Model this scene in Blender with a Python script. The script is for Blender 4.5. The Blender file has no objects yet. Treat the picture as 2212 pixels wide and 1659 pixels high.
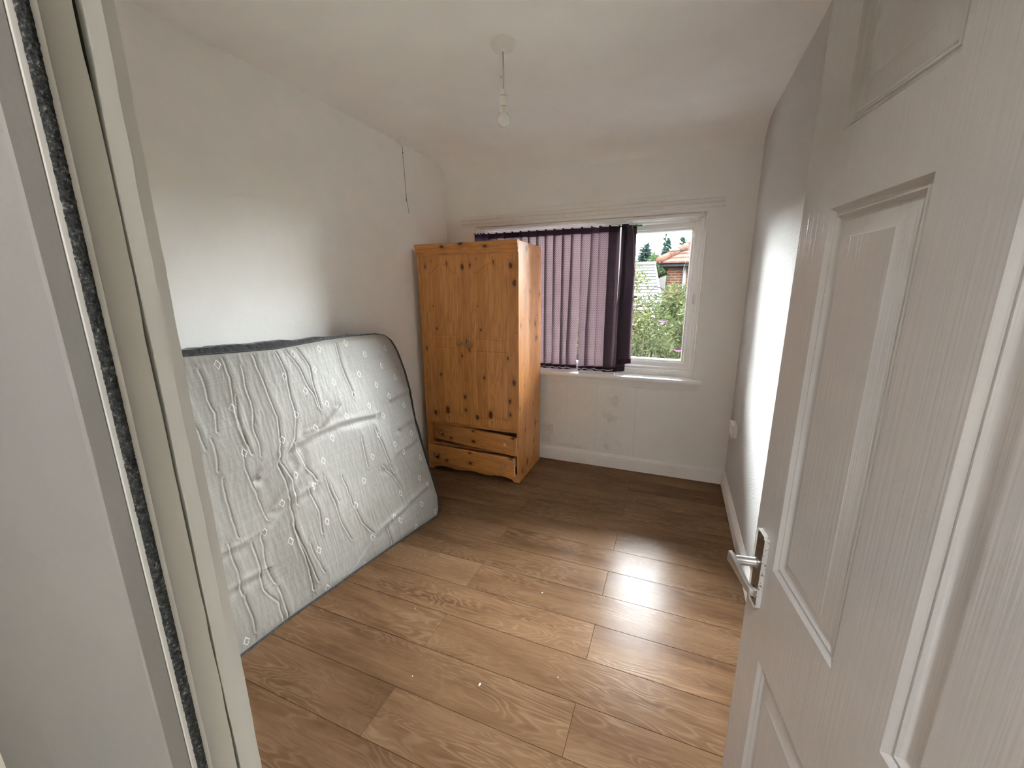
import bpy, bmesh, math, random
import numpy as np
from mathutils import Vector, Matrix
random.seed(7); np.random.seed(7)
SC = bpy.context.scene
COL = SC.collection
PI = math.pi
R_ = math.radians
# ------------------------------------------------------------------ camera
EYE = 1.44
F_PX, PITCH, YAW, ROLL = 873.025, R_(13.103), R_(21.918), R_(-0.3886)
fw = Vector((-math.sin(YAW)*math.cos(PITCH), math.cos(YAW)*math.cos(PITCH), -math.sin(PITCH)))
rt = Vector((math.cos(YAW), math.sin(YAW), 0)); up = rt.cross(fw)
rt2 = rt*math.cos(ROLL) + up*math.sin(ROLL); up2 = rt2.cross(fw)
cam_d = bpy.data.cameras.new('camera')
cam = bpy.data.objects.new('camera', cam_d); COL.objects.link(cam)
m = Matrix.Identity(4)
for i in range(3):
    m[i][0] = rt2[i]; m[i][1] = up2[i]; m[i][2] = -fw[i]
m[2][3] = EYE
cam.matrix_world = m
cam_d.sensor_fit = 'HORIZONTAL'; cam_d.sensor_width = 36.0; cam_d.lens = 36.0*F_PX/2212
cam_d.clip_start = 0.01; cam_d.clip_end = 500
SC.camera = cam
# ------------------------------------------------------------------ exposure, world, sun
SC.view_settings.view_transform = 'Standard'
SC.view_settings.look = 'None'
SC.view_settings.gamma = 1.0
SC.view_settings.use_curve_mapping = False
SC.view_settings.exposure = 1.2
SKY = 52.0
SC.cycles.use_denoising = True
SC.cycles.max_bounces = 12; SC.cycles.diffuse_bounces = 8; SC.cycles.transparent_max_bounces = 16
SC.cycles.transmission_bounces = 8
SC.cycles.sample_clamp_indirect = 8.0

class NT:
    """tiny node-tree builder"""
    def __init__(s, tree): s.t = tree; s.t.nodes.clear()
    def n(s, typ, ins=None, **kw):
        nd = s.t.nodes.new(typ)
        for k, v in kw.items(): setattr(nd, k, v)
        for k, v in (ins or {}).items():
            i = nd.inputs[k]
            if hasattr(v, 'is_output') or isinstance(v, bpy.types.NodeSocket): s.t.links.new(v, i)
            else: i.default_value = v
        return nd
    def math(s, op, a, b=0.0, c=0.0, clamp=False):
        nd = s.n('ShaderNodeMath', operation=op, use_clamp=clamp)
        for i, v in enumerate((a, b, c)):
            if isinstance(v, bpy.types.NodeSocket): s.t.links.new(v, nd.inputs[i])
            else: nd.inputs[i].default_value = v
        return nd.outputs[0]
    def ramp(s, fac, stops, interp='LINEAR'):
        nd = s.n('ShaderNodeValToRGB', {'Fac': fac}); cr = nd.color_ramp; cr.interpolation = interp
        while len(cr.elements) < len(stops): cr.elements.new(0.5)
        for e, (p, c) in zip(cr.elements, stops):
            e.position = p; e.color = (*c, 1) if len(c) == 3 else c
        return nd.outputs[0]
    def mix(s, fac, a, b, mode='MIX'):
        nd = s.n('ShaderNodeMix', data_type='RGBA', blend_type=mode)
        for i, v in ((0, fac), (6, a), (7, b)):
            if isinstance(v, bpy.types.NodeSocket): s.t.links.new(v, nd.inputs[i])
            else: nd.inputs[i].default_value = v if i == 0 or len(v) == 4 else (*v, 1)
        return nd.outputs[2]
    def mapping(s, vec, scale=(1,1,1), loc=(0,0,0), rot=(0,0,0)):
        return s.n('ShaderNodeMapping', {'Vector': vec, 'Scale': scale, 'Location': loc, 'Rotation': rot}).outputs[0]
    def noise(s, vec, scale, detail=3.0, rough=0.5, dist=0.0, out=0):
        return s.n('ShaderNodeTexNoise', {'Vector': vec, 'Scale': scale, 'Detail': detail, 'Roughness': rough, 'Distortion': dist}).outputs[out]
    def bump(s, h, strength=0.3, dist=0.01, normal=None):
        ins = {'Height': h, 'Strength': strength, 'Distance': dist}
        if normal is not None: ins['Normal'] = normal
        return s.n('ShaderNodeBump', ins).outputs[0]
def mat(name, fn):
    m = bpy.data.materials.new(name); m.use_nodes = True
    t = NT(m.node_tree)
    sh = fn(t)
    t.n('ShaderNodeOutputMaterial', {'Surface': sh})
    return m
def pr(t, color, rough=0.5, normal=None, metal=0.0, spec=0.5, coat=0.0, coat_rough=0.1, sheen=0.0, **extra):
    ins = {'Base Color': color if isinstance(color, bpy.types.NodeSocket) else (*color, 1)[:4], 'Roughness': rough, 'Metallic': metal,
           'Specular IOR Level': spec, 'Coat Weight': coat, 'Coat Roughness': coat_rough, 'Sheen Weight': sheen}
    if normal is not None: ins['Normal'] = normal
    ins.update(extra)
    return t.n('ShaderNodeBsdfPrincipled', ins).outputs[0]
def co(t, which='Object'): return t.n('ShaderNodeTexCoord').outputs[which]

world = bpy.data.worlds.new('world'); SC.world = world; world.use_nodes = True
t = NT(world.node_tree)
g = co(t, 'Generated')
sep = t.n('ShaderNodeSeparateXYZ', {'Vector': g})
base = t.ramp(sep.outputs[2], [(0.0, (0.90,0.95,0.97)), (0.25, (0.84,0.90,0.96)), (1.0, (0.78,0.84,0.95))])
cl = t.noise(t.mapping(g, scale=(1,1,4)), 2.6, 6.0, 0.6)
clf = t.ramp(cl, [(0.40, (0,0,0)), (0.62, (1,1,1))])
skyc = t.mix(clf, base, (0.98,0.98,0.97))
gnd = t.math('GREATER_THAN', sep.outputs[2], -0.01)
skyc = t.mix(gnd, (0.10,0.11,0.08,1), skyc)
# bright overcast: luminance rises smoothly from the horizon to the zenith
lum = t.math('MULTIPLY_ADD', t.math('MAXIMUM', sep.outputs[2], 0.0), 3.3*SKY, SKY)
bg = t.n('ShaderNodeBackground', {'Color': skyc, 'Strength': lum})
t.n('ShaderNodeOutputWorld', {'Surface': bg.outputs[0]})

def portal(name, loc, rot, sx, sy):
    d = bpy.data.lights.new(name, 'AREA'); d.shape = 'RECTANGLE'; d.size = sx; d.size_y = sy
    d.cycles.is_portal = True
    o = bpy.data.objects.new(name, d); COL.objects.link(o); o.location = loc; o.rotation_euler = rot
    return o
portal('window_portal', (-0.72, 3.37, 1.37), (R_(-90), 0, 0), 1.80, 1.20)
portal('landing_portal', (-0.10, -0.60, 2.60), (0, 0, 0), 0.24, 0.24)

# ------------------------------------------------------------------ geometry helpers
def box(bm, x0, x1, y0, y1, z0, z1, mi=0):
    vs = [bm.verts.new(p) for p in ((x0,y0,z0),(x1,y0,z0),(x1,y1,z0),(x0,y1,z0),(x0,y0,z1),(x1,y0,z1),(x1,y1,z1),(x0,y1,z1))]
    for f in ((3,2,1,0),(4,5,6,7),(0,1,5,4),(1,2,6,5),(2,3,7,6),(3,0,4,7)):
        fc = bm.faces.new([vs[i] for i in f]); fc.material_index = mi
    return vs
def prism(bm, prof, a, b, place):
    """closed 2-D profile swept from a to b; place(u, v, w) gives the point"""
    A = [bm.verts.new(place(u, v, a)) for u, v in prof]; B = [bm.verts.new(place(u, v, b)) for u, v in prof]
    n = len(prof)
    for i in range(n): bm.faces.new((A[i], A[(i+1)%n], B[(i+1)%n], B[i]))
    bm.faces.new(A[::-1]); bm.faces.new(B)
def tube(bm, pts, r, n=8, caps=True):
    pts = [Vector(p) for p in pts]; rs = r if isinstance(r, (list, tuple)) else [r]*len(pts)
    rings = []; nrm = None
    for i, p in enumerate(pts):
        d = (pts[min(i+1, len(pts)-1)] - pts[max(i-1, 0)])
        if d.length < 1e-9: d = Vector((0,0,1))
        d.normalize()
        if nrm is None: nrm = d.orthogonal().normalized()
        nrm = (nrm - d*nrm.dot(d));
        nrm = nrm.normalized() if nrm.length > 1e-6 else d.orthogonal().normalized()
        bi = d.cross(nrm)
        rings.append([bm.verts.new(p + (nrm*math.cos(2*PI*k/n) + bi*math.sin(2*PI*k/n))*rs[i]) for k in range(n)])
    for a, b in zip(rings, rings[1:]):
        for k in range(n): bm.faces.new((a[k], a[(k+1)%n], b[(k+1)%n], b[k]))
    if caps: bm.faces.new(rings[0][::-1]); bm.faces.new(rings[-1])
def lathe(bm, prof, n=24, place=lambda x, y, z: (x, y, z)):
    """prof: (radius, height) from one end to the other about local z"""
    rings = []
    for r, z in prof:
        if r < 1e-6: rings.append([bm.verts.new(place(0, 0, z))])
        else: rings.append([bm.verts.new(place(r*math.cos(2*PI*k/n), r*math.sin(2*PI*k/n), z)) for k in range(n)])
    for a, b in zip(rings, rings[1:]):
        for k in range(n):
            k2 = (k+1) % n
            if len(a) == 1 and len(b) == 1: continue
            if len(a) == 1: bm.faces.new((a[0], b[k2], b[k]))
            elif len(b) == 1: bm.faces.new((a[k], a[k2], b[0]))
            else: bm.faces.new((a[k], a[k2], b[k2], b[k]))
def finish(name, me, mats, parent=None, smooth=None, bevel=0.0, segs=2, matrix=None):
    o = bpy.data.objects.new(name, me); COL.objects.link(o)
    for m_ in (mats if isinstance(mats, (list, tuple)) else [mats]): me.materials.append(m_)
    if parent is not None: o.parent = parent
    if smooth is not None:
        me.polygons.foreach_set('use_smooth', [True]*len(me.polygons))
        if smooth < 180: me.set_sharp_from_angle(angle=R_(smooth))
    if bevel:
        b = o.modifiers.new('bevel', 'BEVEL'); b.width = bevel; b.segments = segs; b.limit_method = 'ANGLE'; b.angle_limit = R_(40)
        b.harden_normals = True
        me.polygons.foreach_set('use_smooth', [True]*len(me.polygons)); me.set_sharp_from_angle(angle=R_(30))
    return o
def obj(name, bm, mats, parent=None, smooth=None, bevel=0.0, segs=2, recalc=True):
    if recalc: bmesh.ops.recalc_face_normals(bm, faces=bm.faces[:])
    me = bpy.data.meshes.new(name); bm.to_mesh(me); bm.free()
    return finish(name, me, mats, parent, smooth, bevel, segs)
def boxo(name, dims, mats, parent=None, bevel=0.0, smooth=None):
    bm = bmesh.new(); box(bm, *dims); return obj(name, bm, mats, parent, smooth, bevel)
def empty(name, loc=(0,0,0), rot=(0,0,0), parent=None):
    o = bpy.data.objects.new(name, None); COL.objects.link(o); o.location = loc; o.rotation_euler = rot
    o.empty_display_size = 0.1
    if parent is not None: o.parent = parent
    return o
def struct(o, label=None):
    o['kind'] = 'structure'
    if label: o['label'] = label
    return o
def tag(o, label, cat, group=None, kind=None):
    o['label'] = label; o['category'] = cat
    if group: o['group'] = group
    if kind: o['kind'] = kind
    return o
def grid_mesh(name, P, flip=False):
    """P: (ny, nx, 3) array of points -> quad grid mesh"""
    ny, nx = P.shape[:2]
    me = bpy.data.meshes.new(name)
    me.vertices.add(ny*nx); me.vertices.foreach_set('co', P.reshape(-1).astype(np.float32))
    idx = np.arange(ny*nx).reshape(ny, nx)
    q = np.stack([idx[:-1,:-1], idx[:-1,1:], idx[1:,1:], idx[1:,:-1]], -1).reshape(-1, 4)
    if flip: q = q[:, ::-1]
    nf = len(q)
    me.loops.add(nf*4); me.loops.foreach_set('vertex_index', q.reshape(-1).astype(np.int32))
    me.polygons.add(nf); me.polygons.foreach_set('loop_start', (np.arange(nf)*4).astype(np.int32))
    me.polygons.foreach_set('loop_total', np.full(nf, 4, np.int32))
    me.update(calc_edges=True); me.validate()
    me.polygons.foreach_set('use_smooth', [True]*nf)
    return me
def vnoise(x, y, seed=0):
    """smooth value noise on numpy arrays, about -1..1"""
    rs = np.random.RandomState(seed); T = rs.rand(256, 256)*2-1
    xi = np.floor(x).astype(int); yi = np.floor(y).astype(int); fx = x-xi; fy = y-yi
    fx = fx*fx*(3-2*fx); fy = fy*fy*(3-2*fy)
    a = T[yi%256, xi%256]; b = T[yi%256, (xi+1)%256]; c = T[(yi+1)%256, xi%256]; d = T[(yi+1)%256, (xi+1)%256]
    return (a*(1-fx)+b*fx)*(1-fy) + (c*(1-fx)+d*fx)*fy

# ------------------------------------------------------------------ materials
def m_plaster(name, col, b1=0.15, b2=0.1, scale=160, rough=0.75, stains=False, dist=0.004):
    def f(t):
        c = co(t)
        n1 = t.noise(c, 5, 4, 0.55); n2 = t.noise(c, scale, 3, 0.6)
        colr = t.mix(t.ramp(n1, [(0.3, (0,0,0)), (0.75, (1,1,1))]), tuple(x*0.95 for x in col), col)
        if stains:
            n3 = t.noise(c, 1.7, 5, 0.6)
            colr = t.mix(t.math('MULTIPLY', t.ramp(n3, [(0.55, (0,0,0)), (0.8, (1,1,1))]), 0.35), colr, tuple(x*y for x, y in zip(col, (0.90,0.84,0.78))))
        nb = t.bump(n1, b1, 0.03); nb = t.bump(n2, b2, dist, nb)
        return pr(t, colr, rough, nb, spec=0.3)
    return mat(name, f)
WALLC = (0.90, 0.882, 0.856)
M = {}
M['wall'] = m_plaster('wall_plaster', WALLC, 0.16, 0.10, stains=True)
M['ceiling'] = m_plaster('ceiling_plaster', (0.925,0.905,0.88), 0.12, 0.05)
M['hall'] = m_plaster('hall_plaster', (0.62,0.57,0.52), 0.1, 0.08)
M['hallstrip'] = m_plaster('dimmed_hall_plaster', (0.19,0.175,0.165), 0.1, 0.08)  # hall plaster copy, colour lowered to offset strong light on the doorway face
def f(t):
    c = co(t)
    v = t.noise(c, 95, 4, 0.65); v2 = t.noise(c, 260, 2, 0.5); n1 = t.noise(c, 3, 3)
    chip = t.ramp(v, [(0.45, (0,0,0)), (0.62, (1,1,1))])
    sp = t.ramp(t.noise(c, 170, 2, 0.5), [(0.27, (1,1,1)), (0.34, (0,0,0))])
    col = t.mix(t.math('MULTIPLY', sp, 0.45), (0.61,0.595,0.58), (0.30,0.275,0.255))
    nb = t.bump(n1, 0.2, 0.04); nb = t.bump(chip, 0.55, 0.004, nb); nb = t.bump(v2, 0.25, 0.003, nb)
    return pr(t, col, 0.7, nb, spec=0.3)
M['woodchip'] = mat('woodchip_wallpaper', f)
def f(t):   # back wall: embossed swirl paper low down, stains and seams
    c = co(t); s = t.n('ShaderNodeSeparateXYZ', {'Vector': c}); X, Z = s.outputs[0], s.outputs[2]
    n1 = t.noise(c, 5, 4, 0.55); n2 = t.noise(c, 160, 3, 0.6)
    dv = t.noise(c, 9, 2, 0.5)
    vo = t.n('ShaderNodeTexVoronoi', {'Vector': t.mapping(c, scale=(1,0,1)), 'Scale': 9.0}, feature='F1')
    rings = t.math('SINE', t.math('ADD', t.math('MULTIPLY', vo.outputs['Distance'], 42.0), t.math('MULTIPLY', dv, 10.0)))
    mask = t.math('MULTIPLY', t.math('LESS_THAN', Z, 0.68), t.math('LESS_THAN', X, -0.30))
    mk = t.math('MULTIPLY', mask, t.ramp(t.noise(c, 4, 2), [(0.35, (0.15,)*3), (0.6, (1,1,1))]))
    rg = t.math('MULTIPLY', t.math('MAXIMUM', rings, 0.0), mk)
    # vertical paper seams
    s1 = t.math('LESS_THAN', t.math('ABSOLUTE', t.math('SUBTRACT', X, t.math('ADD', -0.245, t.math('MULTIPLY', n1, 0.012)))), 0.0022)
    s2 = t.math('LESS_THAN', t.math('ABSOLUTE', t.math('SUBTRACT', X, t.math('ADD', -0.55, t.math('MULTIPLY', n1, 0.010)))), 0.0015)
    s3 = t.math('LESS_THAN', t.math('ABSOLUTE', t.math('SUBTRACT', X, t.math('ADD', -0.80, t.math('MULTIPLY', n1, 0.010)))), 0.0012)
    seams = t.math('MULTIPLY', t.math('MAXIMUM', s1, t.math('MAXIMUM', s2, s3)), t.math('LESS_THAN', Z, 0.70))
    def blob(x, z, rx, rz):
        d = t.mapping(c, scale=(1/rx, 0, 1/rz), loc=(-x/rx, 0, -z/rz))
        ln = t.n('ShaderNodeVectorMath', {0: d}, operation='LENGTH').outputs['Value']
        ln = t.math('ADD', ln, t.math('MULTIPLY', t.math('SUBTRACT', t.noise(c, 26, 4, 0.65), 0.5), 2.2))
        return t.ramp(ln, [(0.6, (1,1,1)), (1.1, (0,0,0))])
    st = blob(-0.405, 0.565, 0.045, 0.05)
    for b_ in ((-0.43, 0.43, 0.06, 0.05), (-0.75, 0.135, 0.16, 0.02), (-0.96, 0.17, 0.05, 0.06), (-0.45, 0.17, 0.03, 0.025)): st = t.math('MAXIMUM', st, blob(*b_))
    col = t.mix(t.ramp(n1, [(0.3, (0,0,0)), (0.75, (1,1,1))]), tuple(x*0.96 for x in WALLC), WALLC)
    col = t.mix(t.math('MULTIPLY', st, 0.22), col, (0.53,0.48,0.43))
    col = t.mix(t.math('MULTIPLY', seams, 0.2), col, (0.42,0.36,0.30))
    # mould line just above the skirting
    md = t.math('MULTIPLY', t.math('LESS_THAN', Z, 0.112), t.math('GREATER_THAN', t.noise(c, 40, 3, 0.7), 0.55))
    col = t.mix(t.math('MULTIPLY', md, 0.7), col, (0.18,0.15,0.12))
    nb = t.bump(n1, 0.22, 0.03); nb = t.bump(rg, 0.5, 0.004, nb); nb = t.bump(st, 0.4, -0.003, nb); nb = t.bump(n2, 0.1, 0.004, nb)
    nb = t.bump(t.math('MULTIPLY', t.ramp(t.noise(c, 14, 5, 0.6, 1.5), [(0.5, (0,0,0)), (0.53, (1,1,1)), (0.56, (0,0,0))]), mask), 0.35, 0.004, nb)
    return pr(t, col, 0.75, nb, spec=0.3)
M['backwall'] = mat('papered_plaster', f)
def m_gloss(name, col, grain=0.0, rough=0.28, dirt=0.0, dirtcol=(0.16,0.13,0.11)):
    def f(t):
        c = co(t)
        n1 = t.noise(c, 14, 3, 0.5); nf = t.noise(c, 90, 2)
        colr = t.mix(t.ramp(n1, [(0.3, (0,0,0)), (0.8, (1,1,1))]), tuple(x*0.96 for x in col), col)
        if dirt:
            d = t.ramp(t.noise(c, 22, 5, 0.7), [(0.60, (0,0,0)), (0.72, (1,1,1))])
            colr = t.mix(t.math('MULTIPLY', d, dirt), colr, dirtcol)
        nb = t.bump(nf, 0.08, 0.002); nb = t.bump(n1, 0.12, 0.01, nb)
        if grain:
            gv = t.noise(t.mapping(c, scale=(190, 190, 3)), 1.0, 2, 0.5, 0.4)
            nb = t.bump(gv, grain, 0.0014, nb)
        return pr(t, colr, rough, nb, spec=0.5)
    return mat(name, f)
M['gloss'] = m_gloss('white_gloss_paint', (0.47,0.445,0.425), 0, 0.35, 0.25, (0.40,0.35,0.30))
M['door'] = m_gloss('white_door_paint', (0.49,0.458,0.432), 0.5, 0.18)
M['trim'] = m_gloss('painted_trim', (0.86,0.83,0.80), 0, 0.4, 0.35, (0.42,0.38,0.34))
M['upvc'] = m_gloss('white_window_frame', (0.90,0.89,0.88), 0, 0.3, 0.25, (0.45,0.40,0.36))
M['sill'] = m_gloss('white_sill_paint', (0.88,0.88,0.87), 0, 0.3, 0.2, (0.5,0.46,0.42))
M['plastic'] = m_gloss('white_plastic', (0.84,0.79,0.76), 0, 0.35)
M['dark'] = mat('dark_gap', lambda t: pr(t, (0.02,0.016,0.013), 0.9))
def f(t):
    c = co(t); n = t.noise(c, 300, 4, 0.7)
    col = t.ramp(n, [(0.35, (0.010,0.010,0.010)), (0.58, (0.045,0.045,0.045)), (0.70, (0.22,0.22,0.21)), (0.8, (0.55,0.54,0.52))])
    return pr(t, col, 0.95, t.bump(n, 1.0, 0.003), spec=0.1)
M['brush'] = mat('dusty_black_pile', f)
def f(t):
    c = co(t); n = t.noise(c, 60, 4, 0.6)
    col = t.ramp(n, [(0.3, (0.50,0.49,0.48)), (0.7, (0.62,0.61,0.60))])
    return pr(t, col, 0.3, t.bump(n, 0.15, 0.001), metal=0.9)
M['satin'] = mat('satin_aluminium', f)
def f(t):
    c = co(t); n = t.noise(c, 130, 5, 0.75); n2 = t.noise(t.mapping(c, scale=(1,1,0.35)), 45, 3)
    k = t.ramp(n, [(0.56, (0,0,0)), (0.60, (1,1,1))])
    col = t.mix(k, (0.66,0.64,0.61), (0.10,0.07,0.05))
    return pr(t, col, 0.35, t.bump(k, 0.5, 0.0006), metal=0.15)
M['chipped'] = mat('chipped_white_plate', f)
def f(t):
    c = co(t); n = t.noise(c, 70, 4, 0.7)
    return pr(t, t.ramp(n, [(0.35, (0.13,0.085,0.055)), (0.65, (0.27,0.21,0.16))]), 0.3, metal=0.85)
M['bronze'] = mat('worn_bronze', f)
# floor planks
def f(t):
    c = co(t); oi = t.n('ShaderNodeObjectInfo'); rnd = oi.outputs['Random']
    off = t.n('ShaderNodeCombineXYZ', {'X': t.math('MULTIPLY', rnd, 37.0), 'Y': t.math('MULTIPLY', rnd, 91.0), 'Z': t.math('MULTIPLY', rnd, 13.0)}).outputs[0]
    v = t.n('ShaderNodeVectorMath', {0: c, 1: off}, operation='ADD').outputs[0]
    # cathedral grain: contours of a stretched height field
    hf = t.noise(t.mapping(v, scale=(1.5, 8.0, 1)), 1.0, 3.0, 0.5, 0.35)
    lines = t.math('SINE', t.math('MULTIPLY', hf, 150.0))
    ln01 = t.math('MULTIPLY_ADD', lines, 0.5, 0.5)
    pores = t.noise(t.mapping(v, scale=(14, 420, 1)), 1.0, 3.0, 0.6)
    broad = t.noise(t.mapping(v, scale=(1.6, 7.5, 1), loc=(5,3,0)), 1.0, 4.0, 0.6)
    fine = t.noise(t.mapping(v, scale=(4, 70, 1)), 1.0, 4.0, 0.6, 0.5)
    col = t.ramp(t.math('ADD', t.math('MULTIPLY', broad, 0.75), t.math('MULTIPLY', fine, 0.25)), [(0.30, (0.072,0.037,0.018)), (0.48, (0.124,0.068,0.034)), (0.66, (0.170,0.099,0.053))])
    knot = t.ramp(hf, [(0.26, (1,1,1)), (0.36, (0,0,0))])
    col = t.mix(t.math('MULTIPLY', knot, 0.6), col, (0.085,0.045,0.026))
    gmask = t.ramp(t.noise(t.mapping(v, scale=(1.8, 6, 1), loc=(9,1,0)), 1.0, 2.0), [(0.42, (0,0,0)), (0.62, (1,1,1))])
    col = t.mix(t.math('MULTIPLY', t.math('MULTIPLY', t.math('POWER', ln01, 3.0), 0.30), t.math('MULTIPLY_ADD', gmask, 0.85, 0.15)), col, (0.28,0.19,0.118))
    col = t.mix(t.math('MULTIPLY', t.ramp(pores, [(0.34, (1,1,1)), (0.46, (0,0,0))]), 0.38), col, (0.09,0.048,0.028))
    val = t.math('MULTIPLY_ADD', rnd, 0.16, 0.92)
    col = t.mix(1.0, col, t.n('ShaderNodeCombineColor', {'Red': val, 'Green': val, 'Blue': val}).outputs[0], 'MULTIPLY')
    sc_ = t.noise(co(t, 'Generated'), 900, 2)
    h = t.math('ADD', t.math('MULTIPLY', ln01, t.math('MULTIPLY', gmask, 0.5)), t.math('MULTIPLY', pores, 0.6))
    nb = t.bump(h, 0.30, 0.0010)
    wv = t.noise(c, 6, 2); nb = t.bump(wv, 0.05, 0.02, nb)
    rg = t.math('MULTIPLY_ADD', fine, 0.12, 0.19)
    return pr(t, col, rg, nb, spec=0.04)
M['plank'] = mat('oak_laminate', f)
def m_pine(name, horizontal=False, side=False):
    def f(t):
        c = co(t); s = t.n('ShaderNodeSeparateXYZ', {'Vector': c})
        if horizontal: across, along = s.outputs[2], s.outputs[0]
        elif side: across, along = s.outputs[1], s.outputs[2]
        else: across, along = s.outputs[0], s.outputs[2]
        lam = t.math('FLOOR', t.math('DIVIDE', t.math('ADD', across, 3.0), 0.062 if not horizontal else 0.4))
        wn = t.n('ShaderNodeTexWhiteNoise', {'W': lam}, noise_dimensions='1D').outputs['Value']
        v = t.n('ShaderNodeCombineXYZ', {'X': across, 'Y': along, 'Z': t.math('MULTIPLY', wn, 17.0)}).outputs[0]
        hf = t.noise(t.mapping(v, scale=(14, 1.3, 1)), 1.0, 3.0, 0.5, 0.3)
        ln = t.math('MULTIPLY_ADD', t.math('SINE', t.math('MULTIPLY', hf, 60.0)), 0.5, 0.5)
        fine = t.noise(t.mapping(v, scale=(240, 7, 1)), 1.0, 3.0, 0.6)
        col = t.mix(wn, (0.68,0.300,0.084), (0.52,0.205,0.048))
        col = t.mix(t.math('MULTIPLY', t.math('POWER', ln, 2.0), 0.42), col, (0.27,0.105,0.028))
        col = t.mix(t.math('MULTIPLY', fine, 0.25), col, (0.34,0.14,0.04))
        # knots
        kv = t.n('ShaderNodeVectorMath', {0: t.mapping(v, scale=(10.0, 6.2, 1)), 1: t.n('ShaderNodeVectorMath', {0: t.noise(v, 7, 2, out=1), 'Scale': 0.35}, operation='SCALE').outputs[0]}, operation='ADD').outputs[0]
        vo = t.n('ShaderNodeTexVoronoi', {'Vector': kv, 'Scale': 1.0, 'Randomness': 1.0}, feature='F1', voronoi_dimensions='2D')
        gate = t.n('ShaderNodeSeparateColor', {'Color': vo.outputs['Color']}).outputs
        rad = t.math('MULTIPLY', gate[0], 0.17)
        on = t.math('GREATER_THAN', gate[1], 0.45)
        dd = t.math('DIVIDE', vo.outputs['Distance'], t.math('ADD', rad, 0.015))
        kn = t.math('MULTIPLY', t.ramp(dd, [(0.60, (1,1,1)), (1.0, (0,0,0))]), on)
        halo = t.math('MULTIPLY', t.ramp(dd, [(0.8, (1,1,1)), (2.4, (0,0,0))]) if False else t.ramp(t.math('MULTIPLY', dd, 0.4), [(0.3, (1,1,1)), (1.0, (0,0,0))]), on)
        col = t.mix(t.math('MULTIPLY', halo, 0.45), col, (0.25,0.085,0.020))
        col = t.mix(t.math('MULTIPLY', kn, 0.93), col, (0.055,0.014,0.006))
        seam = t.math('LESS_THAN', t.math('ABSOLUTE', t.math('SUBTRACT', t.math('FRACT', t.math('DIVIDE', t.math('ADD', across, 3.0), 0.062 if not horizontal else 0.4)), 0.5)), 0.485)
        col = t.mix(t.math('MULTIPLY', t.math('SUBTRACT', 1.0, seam), 0.45), col, (0.20,0.075,0.02))
        nb = t.bump(fine, 0.12, 0.001); nb = t.bump(t.noise(c, 8, 2), 0.06, 0.02, nb)
        return pr(t, col, 0.42, nb, spec=0.5, coat=0.10, coat_rough=0.25)
    return mat(name, f)
M['pine'] = m_pine('knotty_pine'); M['pine_h'] = m_pine('knotty_pine_horizontal', True); M['pine_s'] = m_pine('knotty_pine_side', side=True)
def f(t):
    c = co(t); n = t.noise(t.mapping(c, scale=(8,8,90)), 1.0, 3)
    return pr(t, t.ramp(n, [(0.3, (0.60,0.42,0.26)), (0.7, (0.75,0.60,0.42))]), 0.6)
M['knob'] = mat('darker_turned_pine', lambda t: pr(t, (0.30,0.145,0.055), 0.35, spec=0.5))
M['rawpine'] = mat('raw_end_grain', f)
M['board'] = mat('thin_brown_board', lambda t: pr(t, (0.10,0.055,0.03), 0.8))
# mattress
def f(t):
    c = co(t)
    weave = t.noise(t.mapping(c, scale=(300, 60, 300)), 1.0, 3, 0.6)
    slub = t.noise(t.mapping(c, scale=(3, 3, 160)), 1.0, 3, 0.6)
    big = t.noise(c, 2.3, 5, 0.6); md = t.noise(c, 9, 5, 0.65, 0.6)
    col = t.ramp(slub, [(0.3, (0.255,0.238,0.216)), (0.7, (0.295,0.277,0.254))])
    col = t.mix(t.math('MULTIPLY', t.ramp(big, [(0.48, (0,0,0)), (0.75, (1,1,1))]), 0.42), col, (0.20,0.172,0.135))
    col = t.mix(t.math('MULTIPLY', t.ramp(md, [(0.56, (0,0,0)), (0.74, (1,1,1))]), 0.32), col, (0.165,0.138,0.108))
    spk = t.ramp(t.noise(c, 42, 3, 0.7), [(0.70, (0,0,0)), (0.76, (1,1,1))])
    col = t.mix(t.math('MULTIPLY', spk, 0.35), col, (0.22,0.17,0.13))
    nb = t.bump(weave, 0.25, 0.0015); nb = t.bump(slub, 0.2, 0.001, nb); nb = t.bump(t.noise(t.mapping(c, scale=(1,1,0.35)), 34, 4, 0.6, 0.8), 0.28, 0.006, nb)
    return pr(t, col, 0.48, nb, spec=0.35, sheen=0.25)
M['ticking'] = mat('stained_damask_ticking', f)
M['border'] = mat('black_quilted_border', lambda t: pr(t, t.ramp(t.noise(co(t), 120, 3), [(0.4, (0.006,0.006,0.007)), (0.8, (0.022,0.022,0.024))]), 0.7, t.bump(t.noise(co(t), 45, 3), 0.6, 0.01), sheen=0.3))
M['thread'] = mat('pale_embroidery_thread', lambda t: pr(t, (0.70,0.69,0.67), 0.4, sheen=0.3))
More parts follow.
